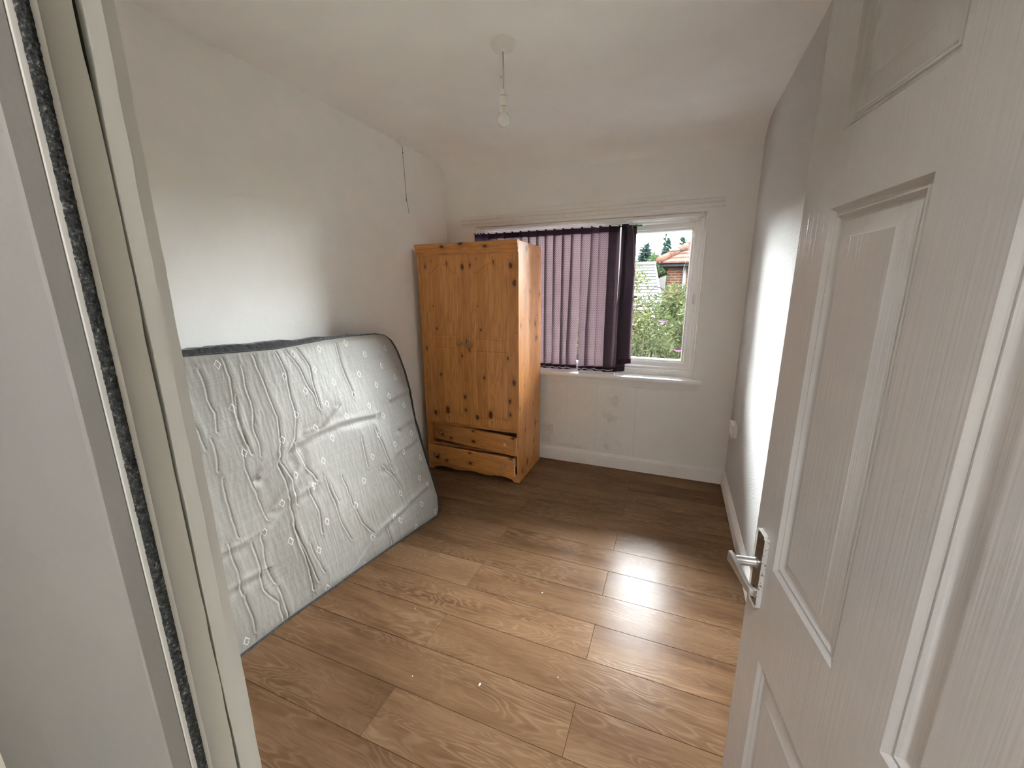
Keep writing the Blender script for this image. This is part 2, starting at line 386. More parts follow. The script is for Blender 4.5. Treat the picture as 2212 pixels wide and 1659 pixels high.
# blind fabric
def f(t):
    uv = co(t, 'UV'); s = t.n('ShaderNodeSeparateXYZ', {'Vector': uv}); U, V = s.outputs[0], s.outputs[1]   # metres
    p = 0.0135
    # basket weave of short slanting dashes, their slant flipping from column to column
    colu = t.math('DIVIDE', U, p*0.62); ci = t.math('FLOOR', colu); cf = t.math('SUBTRACT', colu, ci)
    par = t.math('SUBTRACT', t.math('MULTIPLY', t.math('MODULO', t.math('ADD', ci, 40.0), 2.0), 2.0), 1.0)
    vv = t.math('ADD', t.math('DIVIDE', V, p), t.math('MULTIPLY', par, t.math('MULTIPLY', cf, 0.75)))
    fr = t.math('FRACT', vv)
    dash = t.math('LESS_THAN', t.math('ABSOLUTE', t.math('SUBTRACT', fr, 0.5)), 0.27)
    gap = t.math('LESS_THAN', t.math('ABSOLUTE', t.math('SUBTRACT', cf, 0.5)), 0.42)
    pat = t.math('MULTIPLY', dash, gap)
    inner = t.math('MULTIPLY', t.math('GREATER_THAN', V, 0.035), t.math('LESS_THAN', V, 1.052))
    pat = t.math('MULTIPLY', pat, inner)
    th = t.math('MULTIPLY', pat, 1.0)
    ctr = t.mix(th, (0.0005,0.0003,0.0004), (0.0245,0.0168,0.0176))
    cdf = t.mix(th, (0.034,0.020,0.032), (0.062,0.048,0.058))
    d = t.n('ShaderNodeBsdfDiffuse', {'Color': cdf}).outputs[0]; tr = t.n('ShaderNodeBsdfTranslucent', {'Color': ctr}).outputs[0]
    return t.n('ShaderNodeAddShader', {0: d, 1: tr}).outputs[0]
M['vane'] = mat('aubergine_blind_fabric', f)
def f(t):
    lw = t.n('ShaderNodeFresnel', {'IOR': 1.45}).outputs[0]
    tr = t.n('ShaderNodeBsdfTransparent', {'Color': (0.96,0.975,0.97,1)}).outputs[0]
    gl = t.n('ShaderNodeBsdfGlossy', {'Color': (1,1,1,1), 'Roughness': 0.02}).outputs[0]
    return t.n('ShaderNodeMixShader', {0: lw, 1: tr, 2: gl}).outputs[0]
M['glass'] = mat('window_glass', f)
M['bead'] = mat('translucent_white_bead', lambda t: t.n('ShaderNodeAddShader', {0: t.n('ShaderNodeBsdfDiffuse', {'Color': (0.85,0.83,0.81,1)}).outputs[0], 1: t.n('ShaderNodeBsdfTranslucent', {'Color': (0.02,0.02,0.02,1)}).outputs[0]}).outputs[0])
M['bulb'] = mat('opal_bulb', lambda t: pr(t, (0.80,0.78,0.75), 0.12, spec=0.6, coat=0.5))
M['cord'] = mat('grimy_cord', lambda t: pr(t, (0.10,0.085,0.08), 0.8))
M['flex'] = mat('white_flex', lambda t: pr(t, (0.50,0.46,0.43), 0.5))
M['green'] = mat('green_plastic', lambda t: pr(t, (0.02,0.22,0.08), 0.5))
# outdoors
def m_leaf(name, a, b, rough=0.55):
    def f(t):
        n = t.noise(co(t), 2.5, 4, 0.6); n2 = t.n('ShaderNodeTexWhiteNoise', {'Vector': t.n('ShaderNodeVectorMath', {0: co(t), 1: (9.0,9.0,9.0)}, operation='MULTIPLY').outputs[0]}).outputs['Value']
        col = t.mix(t.ramp(n, [(0.35, (0,0,0)), (0.65, (1,1,1))]), a, b)
        d = pr(t, col, rough, spec=0.0)
        tl = t.n('ShaderNodeBsdfTranslucent', {'Color': col}).outputs[0]
        return t.n('ShaderNodeMixShader', {0: 0.25, 1: d, 2: tl}).outputs[0]
    return mat(name, f)
M['leaf'] = m_leaf('buddleia_leaf', (0.00246,0.00352,0.00122), (0.00549,0.00615,0.00303))
M['leaf2'] = m_leaf('yellow_green_leaf', (0.00410,0.00491,0.00139), (0.00686,0.00728,0.00303))
M['leaf3'] = m_leaf('pale_green_leaf', (0.00277,0.00491,0.00179), (0.00491,0.00686,0.00328))
M['conifer'] = m_leaf('blue_green_needles', (0.00139,0.00303,0.00246), (0.00303,0.00507,0.00410))
M['bark'] = mat('bark', lambda t: pr(t, (0.00368,0.00277,0.00205), 0.9, spec=0.0))
M['spent'] = mat('spent_flower', lambda t: pr(t, (0.00190,0.00155,0.00085), 0.9, spec=0.0))
M['mauve'] = mat('mauve_flower', lambda t: pr(t, (0.01219,0.00491,0.01383), 0.8, spec=0.0))
M['grass'] = m_leaf('lawn', (0.00164,0.00277,0.00082), (0.00277,0.00442,0.00122))
def f(t):
    c = t.mapping(co(t), rot=(R_(-90), 0, 0))
    br = t.n('ShaderNodeTexBrick', {'Vector': c, 'Scale': 1.0, 'Color1': (0.01056,0.00410,0.00246,1), 'Color2': (0.00686,0.00261,0.00179,1), 'Mortar': (0.01219,0.01056,0.00892,1), 'Mortar Size': 0.012, 'Brick Width': 0.23, 'Row Height': 0.078}).outputs[0]
    return pr(t, br, 0.9, spec=0.0)
M['brick'] = mat('red_brickwork', f)
M['redtile'] = mat('red_clay_tile', lambda t: pr(t, t.ramp(t.noise(co(t), 6, 4), [(0.3, (0.00646,0.00303,0.00221)), (0.7, (0.00974,0.00532,0.00410))]), 0.85, spec=0.0))
M['greytile'] = mat('grey_concrete_tile', lambda t: pr(t, t.ramp(t.noise(co(t), 5, 4), [(0.3, (0.00615,0.00646,0.00686)), (0.7, (0.00892,0.00933,0.00974))]), 0.85, spec=0.0))
M['fascia'] = mat('dark_fascia', lambda t: pr(t, (0.00205,0.00221,0.00261), 0.6, spec=0.0))
M['whitepipe'] = mat('white_pipe', lambda t: pr(t, (0.01219,0.01260,0.01335), 0.5, spec=0.0))
M['render'] = mat('pale_render', lambda t: pr(t, (0.00892,0.00850,0.00770), 0.9, spec=0.0))
M['bounce_pale'] = mat('bounce_slab_white', lambda t: pr(t, (0.78,0.77,0.74), 0.9))  # for the added reflector slab, throws skylight up to the ceiling
# ================================================================== ROOM SHELL
XL, XR, YB, YF, ZC = -1.878, 0.430, 3.200, 0.237, 2.440
YH = 0.1625
WX0, WX1, WZ0, WZ1 = -1.616, 0.156, 0.785, 1.952      # window opening
# floor and its planks
floor = struct(boxo('floor', (XL-0.05, XR+0.05, -1.75, YB+0.05, -0.05, -0.0095), M['dark']))
BW, BL, GAP = 0.18653, 1.290, 0.0009
def plank_mesh(L, W):
    bm = bmesh.new(); vs = box(bm, -L/2, L/2, -W/2, W/2, -0.009, 0.0)
    top = [e for e in bm.edges if all(abs(v.co.z) < 1e-6 for v in e.verts)]
    bmesh.ops.bevel(bm, geom=top, offset=0.0009, segments=1, affect='EDGES')
    me = bpy.data.meshes.new('plank'); bm.to_mesh(me); bm.free(); me.materials.append(M['plank']); return me
cache = {}
rk = 0
for k in range(-6, 13):
    y0 = 0.962 + BW*k; y1 = min(y0+BW, YB)
    if y1 < -0.2: continue
    xa, xb = XL+0.004, XR-0.004
    if y0 < YF-0.02: xa, xb = -1.10, 0.86
    j0 = -0.225 if k % 2 == 0 else -0.865
    js = sorted({xa, xb, *[j0 + BL*i for i in range(-3, 4) if xa+0.02 < j0+BL*i < xb-0.02]})
    for a, b in zip(js, js[1:]):
        L, W = round(b-a-GAP, 4), round(y1-y0-GAP, 4)
        if (L, W) not in cache: cache[(L, W)] = plank_mesh(L, W)
        o = bpy.data.objects.new('plank', cache[(L, W)]); COL.objects.link(o); o.parent = floor
        o.location = ((a+b)/2, (y0+y1)/2, random.uniform(-0.0002, 0.0001))
# dried paint flecks trodden onto the boards
bm = bmesh.new()
for i_, (x_, y_, r_) in enumerate([(-0.575, 1.085, 0.0045), (-0.50, 1.62, 0.003), (-0.83, 1.02, 0.002), (-0.12, 0.80, 0.003), (-0.09, 1.70, 0.0025), (-1.02, 1.31, 0.002), (0.10, 0.86, 0.002), (-0.31, 1.22, 0.0018)]):
    vs_ = [bm.verts.new((x_+r_*(0.5+0.5*random.random())*math.cos(a_), y_+1.8*r_*(0.5+0.5*random.random())*math.sin(a_), 0.0006)) for a_ in [k_*PI/4 for k_ in range(8)]]
    bm.faces.new(vs_)
fl_ = obj('paint_flecks', bm, M['plastic'], floor, recalc=False); fl_['kind'] = 'stuff'
# walls (each one mesh with its openings)
bm = bmesh.new()
for a in ((XL-0.12, WX0, YB, YB+0.15, -0.05, 2.6), (WX1, XR+0.12, YB, YB+0.15, -0.05, 2.6),
          (WX0, WX1, YB, YB+0.15, -0.05, WZ0-0.02), (WX0, WX1, YB, YB+0.15, WZ1, 2.6)): box(bm, *a)
wall_back = struct(obj('wall_back', bm, M['backwall']))
wall_left = struct(boxo('wall_left', (XL-0.12, XL, YH, YB, -0.05, 2.6), M['wall']))
wall_right = struct(boxo('wall_right', (XR, XR+0.12, YH, YB, -0.05, 2.6), M['woodchip']))
# partition with the doorway
DX0, DX1, DZ = -0.450, 0.345, 2.000
bm = bmesh.new()
box(bm, XL-0.12, DX0-0.03, YH, YF, -0.05, 2.6); box(bm, DX1+0.03, XR+0.6, YH, YF, -0.05, 2.6); box(bm, DX0-0.03, DX1+0.03, YH, YF, DZ+0.03, 2.6)
for f_ in bm.faces:
    f_.material_index = 1 if f_.calc_center_median().y > YF-0.001 else 0
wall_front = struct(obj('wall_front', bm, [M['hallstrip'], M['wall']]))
# ceiling with the coved fall to the window wall
bm = bmesh.new()
box(bm, XL, XR, YF, YB-0.22, ZC, ZC+0.15)
prof = [(YB-0.22, ZC+0.15), (YB-0.22, ZC)]
for i in range(1, 15):
    a = PI/2*i/14
    prof.append((YB-0.22+0.225*math.sin(a), ZC-0.145+0.145*math.cos(a)))
prof += [(YB+0.01, ZC+0.15)]
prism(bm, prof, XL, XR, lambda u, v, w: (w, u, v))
ceiling = struct(obj('ceiling', bm, M['ceiling'], smooth=30))
# landing outside the doorway: plain shell, lit by an added rooflight
struct(boxo('wall_landing_left', (-1.12, -1.00, -1.75, YH, -0.05, 2.6), M['hall']))
struct(boxo('wall_landing_right', (0.80, 0.92, -1.75, YH, -0.05, 2.6), M['hall']))
struct(boxo('wall_landing_back', (-1.0, 0.8, -1.85, -1.75, -0.05, 2.6), M['hall']))
bm = bmesh.new()      # landing ceiling with an unseen rooflight hole added to light the doorway
HX0, HX1, HY0, HY1 = -0.22, 0.02, -0.72, -0.48
for a in ((-1.12, HX0, -1.85, YH), (HX1, 0.92, -1.85, YH), (HX0, HX1, -1.85, HY0), (HX0, HX1, HY1, YH)): box(bm, *a, 2.44, 2.56)
struct(obj('ceiling_landing', bm, M['ceiling']))


# skirtings
def skirt_prof(h, th):
    return [(0, 0), (th, 0), (th, h*0.66), (th*0.86, h*0.70), (th*0.86, h*0.735), (th*0.99, h*0.76), (th*0.93, h*0.83), (th*0.62, h*0.90), (th*0.5, h*0.955), (th*0.30, h), (0, h)]
bb = struct(empty('baseboard_back', (XL, YB, 0)))
for a, b in ((0.0, 1.274), (1.2755, XR-XL-0.018)):
    bm = bmesh.new(); prism(bm, skirt_prof(0.114, 0.019), a, b, lambda u, v, w: (w, -u, v))
    obj('skirting_board', bm, M['trim'], bb, smooth=25)
bm = bmesh.new(); prism(bm, skirt_prof(0.112, 0.019), YF, YB-0.001, lambda u, v, w: (XR-u, w, v))
struct(obj('baseboard_right', bm, M['trim'], smooth=25))
bm = bmesh.new(); prism(bm, skirt_prof(0.112, 0.019), YF, YB-0.02, lambda u, v, w: (XL+u, w, v))
struct(obj('baseboard_left', bm, M['trim'], smooth=25))

# batten over the window and the plaster patches round the opening
bm = bmesh.new()
prism(bm, [(0,1.972),(0.016,1.972),(0.018,1.976),(0.018,1.996),(0.0145,1.999),(0.0145,2.003),(0.021,2.006),(0.021,2.024),(0.017,2.028),(0,2.028)], -1.731, 0.245, lambda u, v, w: (w, YB-u, v))
struct(obj('trim_1', bm, M['trim'], smooth=25), 'painted batten over the window')
bm = bmesh.new()
prism(bm, [(0,2.028),(0.006,2.028),(0.0065,2.040),(0.0045,2.060),(0.002,2.069),(0,2.069)], -1.70, 0.241, lambda u, v, w: (w, YB-u, v))
struct(obj('trim_2', bm, M['wall'], smooth=60), 'thin filler strip above the batten')
# plaster apron below the sill, ragged lower edge
xs = np.linspace(-1.60, 0.192, 160); bm = bmesh.new(); top = []; bot = []; back = []
for i, x in enumerate(xs):
    zb = 0.690 + 0.004*math.sin(x*9) + 0.003*float(vnoise(np.array(x*18), np.array(2.0), 3))
    if x > 0.165: zb = 0.690 + (x-0.165)*0.9
    top.append(bm.verts.new((x, YB-0.006, 0.752))); bot.append(bm.verts.new((x, YB-0.0055, zb+0.003))); back.append(bm.verts.new((x, YB, zb)))
for i in range(len(xs)-1):
    bm.faces.new((bot[i], bot[i+1], top[i+1], top[i])); bm.faces.new((back[i], back[i+1], bot[i+1], bot[i]))
struct(obj('trim_3', bm, M['trim'], smooth=30, recalc=False), 'plaster patch under the sill')

# ================================================================== WINDOW
win = struct(empty('window_1', (WX0, YB, WZ0)), 'white framed window with opening right-hand casement')
def wl(dims): return (dims[0]-WX0, dims[1]-WX0, dims[2]-YB, dims[3]-YB, dims[4]-WZ0, dims[5]-WZ0)
def frame_bm(x0, x1, z0, z1, y0, y1, w, wb=None, wt=None, bead=0.012, bd=0.008):
    """mitred rectangular frame: flat face, then a stepped glazing bead inwards"""
    wb = w if wb is None else wb; wt = w if wt is None else wt
    bm = bmesh.new()
    loops = []
    for (k, y) in ((0.0, y1), (0.0, y0+0.003), (0.004, y0), (0.62, y0), (0.68, y0+bd*0.6), (0.90, y0+bd), (1.0, y0+bd*1.9), (1.0, y1)):
        a, b, c, d = x0+w*k, x1-w*k, z0+wb*k, z1-wt*k
        if 0 < k < 0.01: a, b, c, d = x0+0.003, x1-0.003, z0+0.003, z1-0.003
        loops.append([bm.verts.new(p) for p in ((a,y,c),(b,y,c),(b,y,d),(a,y,d))])
    n = len(loops)
    for i in range(n):
        A, B = loops[i], loops[(i+1) % n]
        for k in range(4): bm.faces.new((A[k], A[(k+1)%4], B[(k+1)%4], B[k]))
    return bm
fy0, fy1 = 0.055, 0.125
fr = obj('window_frame', frame_bm(0.0, WX1-WX0, 0.0, WZ1-WZ0, fy0, fy1, 0.045, 0.074, 0.055, bd=0.012), M['upvc'], win, smooth=20)
boxo('reveal_lining', (WX1-WX0-0.012, WX1-WX0+0.0005, 0.0, fy0, 0.0, WZ1-WZ0), M['trim'], win, bevel=0.002)
boxo('reveal_lining', (0.0, 0.012, 0.0, fy0, 0.0, WZ1-WZ0), M['trim'], win, bevel=0.002)
boxo('reveal_lining', (0.0, WX1-WX0, 0.0, fy0, WZ1-WZ0-0.004, WZ1-WZ0), M['trim'], win)
boxo('mullion', (1.105, 1.165, fy0+0.004, fy1, 0.06, WZ1-WZ0-0.05), M['upvc'], win, bevel=0.003)
boxo('glass_pane', (0.045, 1.105, 0.095, 0.100, 0.066, WZ1-WZ0-0.055), M['glass'], win)
# casement hung on its right side, standing slightly open outwards
CW = 0.560; cz0, cz1 = 0.854-WZ0, 1.8995-WZ0
cas = obj('casement', frame_bm(-CW, 0, cz0, cz1, 0.0, 0.055, 0.060, 0.056, 0.056, bd=0.010), M['upvc'], win, smooth=20)
cas.location = (WX1-WX0-0.041, 0.070, 0); cas.rotation_euler = (0, 0, R_(-4.5))
boxo('casement_pane', (-CW+0.055, -0.055, 0.026, 0.030, cz0+0.052, cz1-0.052), M['glass'], cas)
bm = bmesh.new(); box(bm, -0.013, -0.004, -0.010, 0.002, 1.33-WZ0, 1.40-WZ0); box(bm, -0.011, -0.005, -0.016, -0.008, 1.345-WZ0, 1.385-WZ0)
obj('hinge', bm, M['satin'], cas, bevel=0.001)
bm = bmesh.new(); box(bm, -CW+0.012, -CW+0.034, -0.014, 0.001, 1.28-WZ0, 1.40-WZ0); box(bm, -CW+0.016, -CW+0.16, -0.028, -0.014, 1.375-WZ0, 1.389-WZ0)
obj('casement_handle', bm, M['dark'], cas, bevel=0.002)
g_ = boxo('sealing_tab', (WX1-WX0-0.60, WX1-WX0-0.435, 0.046, 0.0555, WZ1-WZ0-0.066, WZ1-WZ0-0.056), M['green'], win); g_['label'] = 'green plastic tab above the casement'
bm = bmesh.new(); box(bm, 1.652, 1.692, fy0-0.006, fy0, 1.104, 1.126)
for x in (1.660, 1.684): lathe(bm, [(0.004, 0), (0.004, 0.004), (0, 0.005)], 10, lambda a, b, c, x=x: (x+a, fy0-0.006-c, 1.115+b))
obj('blind_bracket', bm, M['plastic'], win)
# sill board with rounded nose
prof = [(0.078, 0.752), (-0.048, 0.752), (-0.056, 0.756), (-0.060, 0.764), (-0.060, 0.775), (-0.056, 0.783), (-0.048, 0.787), (0.078, 0.789)]
bm = bmesh.new(); prism(bm, prof, -1.66-WX0, 0.207-WX0, lambda u, v, w: (w, u, v-WZ0))
sill = obj('window_sill', bm, M['sill'], win, smooth=35)

# ================================================================== DOOR LINING
zz = np.concatenate([np.linspace(0.0, DZ, 420)])
def wavy(seed, f, amp): return vnoise(zz*f, np.zeros_like(zz)+seed, seed)*amp
crk_w = np.clip(0.0040 + wavy(5, 6.0, 0.0026) + wavy(8, 40, 0.0007), 0.0003, 0.0066)
crk_w = np.where((zz > 1.735) & (zz < 1.760), 0.0, crk_w)
crk_c = 0.2212 + wavy(11, 3.0, 0.0006) + wavy(12, 30, 0.00025)
lin = struct(empty('trim_4', (DX0, YH, 0)), 'white gloss door lining')
def strip(name, cols, mats, parent=lin, smooth_ang=35):
    """cols: list of (X array, Y array) up the height zz"""
    P = np.stack([np.stack([np.broadcast_to(X, zz.shape)-DX0, np.broadcast_to(Y, zz.shape)-YH, zz], -1) for X, Y in cols], 1)
    me = grid_mesh(name, P, flip=False); o = finish(name, me, mats, parent); me.set_sharp_from_angle(angle=R_(smooth_ang)); return o
edge = 0.2370 + wavy(21, 9.0, 0.0007) + wavy(22, 60, 0.0004)
xj = DX0 + wavy(31, 5.0, 0.0006)
strip('architrave_edge', [(DX0-0.06, edge+0.012), (DX0-0.004, edge+0.011), (DX0-0.001, edge+0.002), (xj, edge-0.001), (xj+0.0004, (edge+crk_c)/2), (xj, crk_c+crk_w/2+0.0006), (xj-0.0012, crk_c+crk_w/2), (DX0-0.010, crk_c+crk_w/2)], M['gloss'], smooth_ang=14)
strip('crack_backing', [(DX0-0.009, crk_c+0.004), (DX0-0.009, crk_c-0.004)], M['dark'])
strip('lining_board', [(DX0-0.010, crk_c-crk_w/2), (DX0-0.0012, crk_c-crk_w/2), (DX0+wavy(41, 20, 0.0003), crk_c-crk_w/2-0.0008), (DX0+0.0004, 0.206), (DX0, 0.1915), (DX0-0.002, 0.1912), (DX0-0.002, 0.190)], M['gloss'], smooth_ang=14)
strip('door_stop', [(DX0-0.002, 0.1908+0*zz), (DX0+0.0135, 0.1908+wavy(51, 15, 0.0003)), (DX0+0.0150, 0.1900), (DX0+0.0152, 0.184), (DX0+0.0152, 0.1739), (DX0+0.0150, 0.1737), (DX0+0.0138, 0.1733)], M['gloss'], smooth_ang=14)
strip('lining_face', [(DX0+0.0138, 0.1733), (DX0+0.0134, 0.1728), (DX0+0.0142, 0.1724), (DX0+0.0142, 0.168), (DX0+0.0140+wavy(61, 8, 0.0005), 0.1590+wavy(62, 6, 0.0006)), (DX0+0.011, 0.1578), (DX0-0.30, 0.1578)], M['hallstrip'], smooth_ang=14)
# black draught-excluder pile stuck on the stop
zz_keep = zz
zz = np.linspace(0.0, DZ, 1300)
rs = np.random.RandomState(4); cols = []
for j, u in enumerate(np.linspace(0, 1, 11)):
    Y = 0.1858 - u*0.0088 + rs.randn(len(zz))*0.00016 + vnoise(zz*7, zz*0, 5)*0.00012
    X = DX0+0.0155 + 0.0022*math.sin(PI*u)**0.5 + np.abs(rs.randn(len(zz)))*0.00045*(0.3+math.sin(PI*u))
    cols.append((X, Y))
bs = strip('draught_brush', cols, M['brush'], smooth_ang=180); bs['label'] = 'dusty black draught-excluder pile strip'
zz = zz_keep
boxo('head_lining', (0, DX1-DX0, 0.012, YF-YH, DZ, DZ+0.03), M['gloss'], lin)
boxo('hinge_lining', (DX1-DX0, DX1-DX0+0.03, 0, YF-YH, 0, DZ+0.03), M['gloss'], lin)
boxo('lining_core', (-0.03, -0.012, 0.0, YF-YH, 0, DZ+0.03), M['gloss'], lin)

# ================================================================== DOOR
AD = R_(9); LEAD = (0.18921, 0.87989, 0.0)
door = struct(empty('door_1', LEAD, (0, 0, R_(-81))), 'white six-panel door standing open into the room')
xs_ = [0.0, 0.095, 0.300, 0.405, 0.610, 0.705]; zs_ = [0.006, 0.205, 0.727, 0.928, 1.556, 1.662, 1.875, 1.981]
panels = [(xs_[i], xs_[i+1], zs_[j], zs_[j+1]) for i in (1, 3) for j in (1, 3, 5)]
bm = bmesh.new()
V = {}
for i, x in enumerate(xs_):
    for j, z in enumerate(zs_): V[i, j] = bm.verts.new((x, 0, z))
for i in range(5):
    for j in range(7):
        if i in (1, 3) and j in (1, 3, 5): continue
        bm.faces.new((V[i,j], V[i+1,j], V[i+1,j+1], V[i,j+1]))
TH = 0.035
bk = [bm.verts.new(p) for p in ((0,TH,zs_[0]),(0.705,TH,zs_[0]),(0.705,TH,zs_[-1]),(0,TH,zs_[-1]))]
bm.faces.new(bk[::-1])
bm.faces.new([V[i,0] for i in range(6)][::-1] + [bk[0], bk[1]])
bm.faces.new([V[i,7] for i in range(6)] + [bk[2], bk[3]])
bm.faces.new([V[0,j] for j in range(8)] + [bk[3], bk[0]])
bm.faces.new([V[5,j] for j in range(8)][::-1] + [bk[1], bk[2]])
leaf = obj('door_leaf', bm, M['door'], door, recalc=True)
prof_p = [(0.0, 0.0), (0.0015, 0.0012), (0.004, 0.0045), (0.0075, 0.0062), (0.0095, 0.0060), (0.011, 0.0045), (0.0135, 0.0040), (0.0165, 0.0065), (0.019, 0.0085), (0.0215, 0.0092), (0.0235, 0.0090), (0.0475, 0.0016), (0.0490, 0.0008), (0.0520, 0.0008)]
for (a, b, c, d) in panels:
    bm = bmesh.new(); prev = None
    for off, dep in prof_p:
        o_ = off*0.96
        ring = [bm.verts.new(p) for p in ((a+o_, dep, c+o_), (b-o_, dep, c+o_), (b-o_, dep, d-o_), (a+o_, dep, d-o_))]
        if prev:
            for k in range(4): bm.faces.new((prev[k], prev[(k+1)%4], ring[(k+1)%4], ring[k]))
        prev = ring
    bm.faces.new(prev)
    bmesh.ops.recalc_face_normals(bm, faces=bm.faces[:])
    if sum((f.normal.y*f.calc_area() for f in bm.faces)) > 0: bmesh.ops.reverse_faces(bm, faces=bm.faces[:])
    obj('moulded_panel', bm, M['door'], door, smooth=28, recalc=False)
# lever handle on its latch plate
hp = empty('door_handle', (0.045, 0, 0.895), parent=door)
bm = bmesh.new(); box(bm, -0.022, 0.022, -0.009, 0.0005, -0.080, 0.080)
ed = [e for e in bm.edges if abs(e.verts[0].co.y-e.verts[1].co.y) > 0.005]
bmesh.ops.bevel(bm, geom=ed, offset=0.005, segments=3, affect='EDGES')
fr_ = max(bm.faces, key=lambda f: (-f.normal.y, f.calc_area()))
r = bmesh.ops.inset_region(bm, faces=[fr_], thickness=0.0045, depth=0)
bmesh.ops.translate(bm, verts=list(fr_.verts), vec=(0, 0.0025, 0)); fr_.material_index = 1
obj('latch_plate', bm, [M['chipped'], M['bronze']], hp, bevel=0.0006)
bm = bmesh.new()
lathe(bm, [(0, 0.006), (0.0115, 0.006), (0.0115, 0.0095), (0.0095, 0.010), (0.009, 0.011), (0.009, 0.045), (0, 0.045)], 28, lambda a, b, c: (-0.004+a, -c, 0.010+b))
obj('spindle_neck', bm, M['satin'], hp, smooth=35)
# lever: flat tapering bar, square shoulder at the neck, tip curving back to the door
cl_ = [(-0.0165, -0.0535, 0.0105, 0.0115, 0.0040), (-0.004, -0.0510, 0.0105, 0.0115, 0.0042), (0.018, -0.0490, 0.0080, 0.0105, 0.0038), (0.045, -0.0465, 0.0050, 0.0092, 0.0034), (0.066, -0.0440, 0.0025, 0.0085, 0.0032), (0.074, -0.0400, 0.0015, 0.0085, 0.0034), (0.078, -0.0320, 0.001, 0.0080, 0.0036)]
bm = bmesh.new(); prev = None
for i, (x, y, z, hz, hy) in enumerate(cl_):
    j = min(i+1, len(cl_)-1); k = max(i-1, 0)
    tx, ty = cl_[j][0]-cl_[k][0], cl_[j][1]-cl_[k][1]; L = math.hypot(tx, ty); nx, ny = -ty/L, tx/L
    ring = []
    for q in range(12):
        a = 2*PI*(q+0.5)/12; cx_, sy_ = math.cos(a), math.sin(a)
        e = 0.22
        u = math.copysign(abs(cx_)**e, cx_)*hy; w = math.copysign(abs(sy_)**e, sy_)*hz
        ring.append(bm.verts.new((x+nx*u, y+ny*u, z+w)))
    if prev:
        for q in range(12): bm.faces.new((prev[q], prev[(q+1)%12], ring[(q+1)%12], ring[q]))
    else: bm.faces.new(ring)
    prev = ring
bm.faces.new(prev)
obj('lever', bm, M['satin'], hp, smooth=40)
bm = bmesh.new()
for z in (0.066, -0.066): lathe(bm, [(0, 0.0062), (0.0035, 0.0062), (0.0032, 0.0075), (0, 0.008)], 14, lambda a, b, c, z=z: (a, -c, z+b))
lathe(bm, [(0, 0.0062), (0.0045, 0.0062), (0.0045, 0.0066), (0, 0.0066)], 14, lambda a, b, c: (-0.002+a, -c, -0.045+b))
obj('plate_screws', bm, M['dark'], hp)
bm = bmesh.new()
for z in (0.25, 1.0, 1.75): tube(bm, [(0.712, 0.002, z-0.045), (0.712, 0.002, z+0.045)], 0.006, 10)
obj('hinge', bm, M['satin'], door)
boxo('latch_faceplate', (-0.0008, 0.0002, 0.006, 0.029, 0.83, 0.98), M['bronze'], door)
# ================================================================== WARDROBE
WD0 = Vector((-1.817, 2.650, 0.0)); WW, WD, WH = 0.804, 0.505, 1.767
war = empty('wardrobe', WD0)
tag(war, 'knotty pine two-door wardrobe with two pulled-out bottom drawers beside the window', 'wardrobe')
ST = 0.019
boxo('side_panel', (WW-ST, WW, 0.0, WD, 0.0, WH-0.004), M['pine_s'], war, bevel=0.0012)
boxo('side_panel', (0.0, ST, 0.0, WD, 0.0, WH-0.004), M['pine_s'], war, bevel=0.0012)
boxo('top_panel', (ST, WW-ST, 0.0, WD, WH-0.024, WH-0.004), M['pine_h'], war)
boxo('back_panel', (ST, WW-ST, WD-0.006, WD-0.001, 0.05, WH-0.024), M['board'], war)
boxo('base_panel', (ST, WW-ST, 0.020, WD-0.008, 0.392, 0.410), M['pine_h'], war)
boxo('drawer_rail', (ST, WW-ST, 0.030, 0.050, 0.205, 0.216), M['pine_h'], war)
# moulded cornice over the doors
cp = [(0.0, 1.688), (-0.006, 1.688), (-0.009, 1.693), (-0.009, 1.703), (-0.006, 1.706), (-0.0065, 1.712), (-0.015, 1.722), (-0.017, 1.730), (-0.014, 1.735), (-0.014, 1.739), (-0.019, 1.744), (-0.022, 1.752), (-0.022, 1.762), (-0.018, 1.767), (0.020, 1.767), (0.020, 1.688)]
bm = bmesh.new(); prism(bm, cp, -0.010, WW-0.001, lambda u, v, w: (w, u, v)); obj('cornice', bm, M['pine_h'], war, smooth=30)
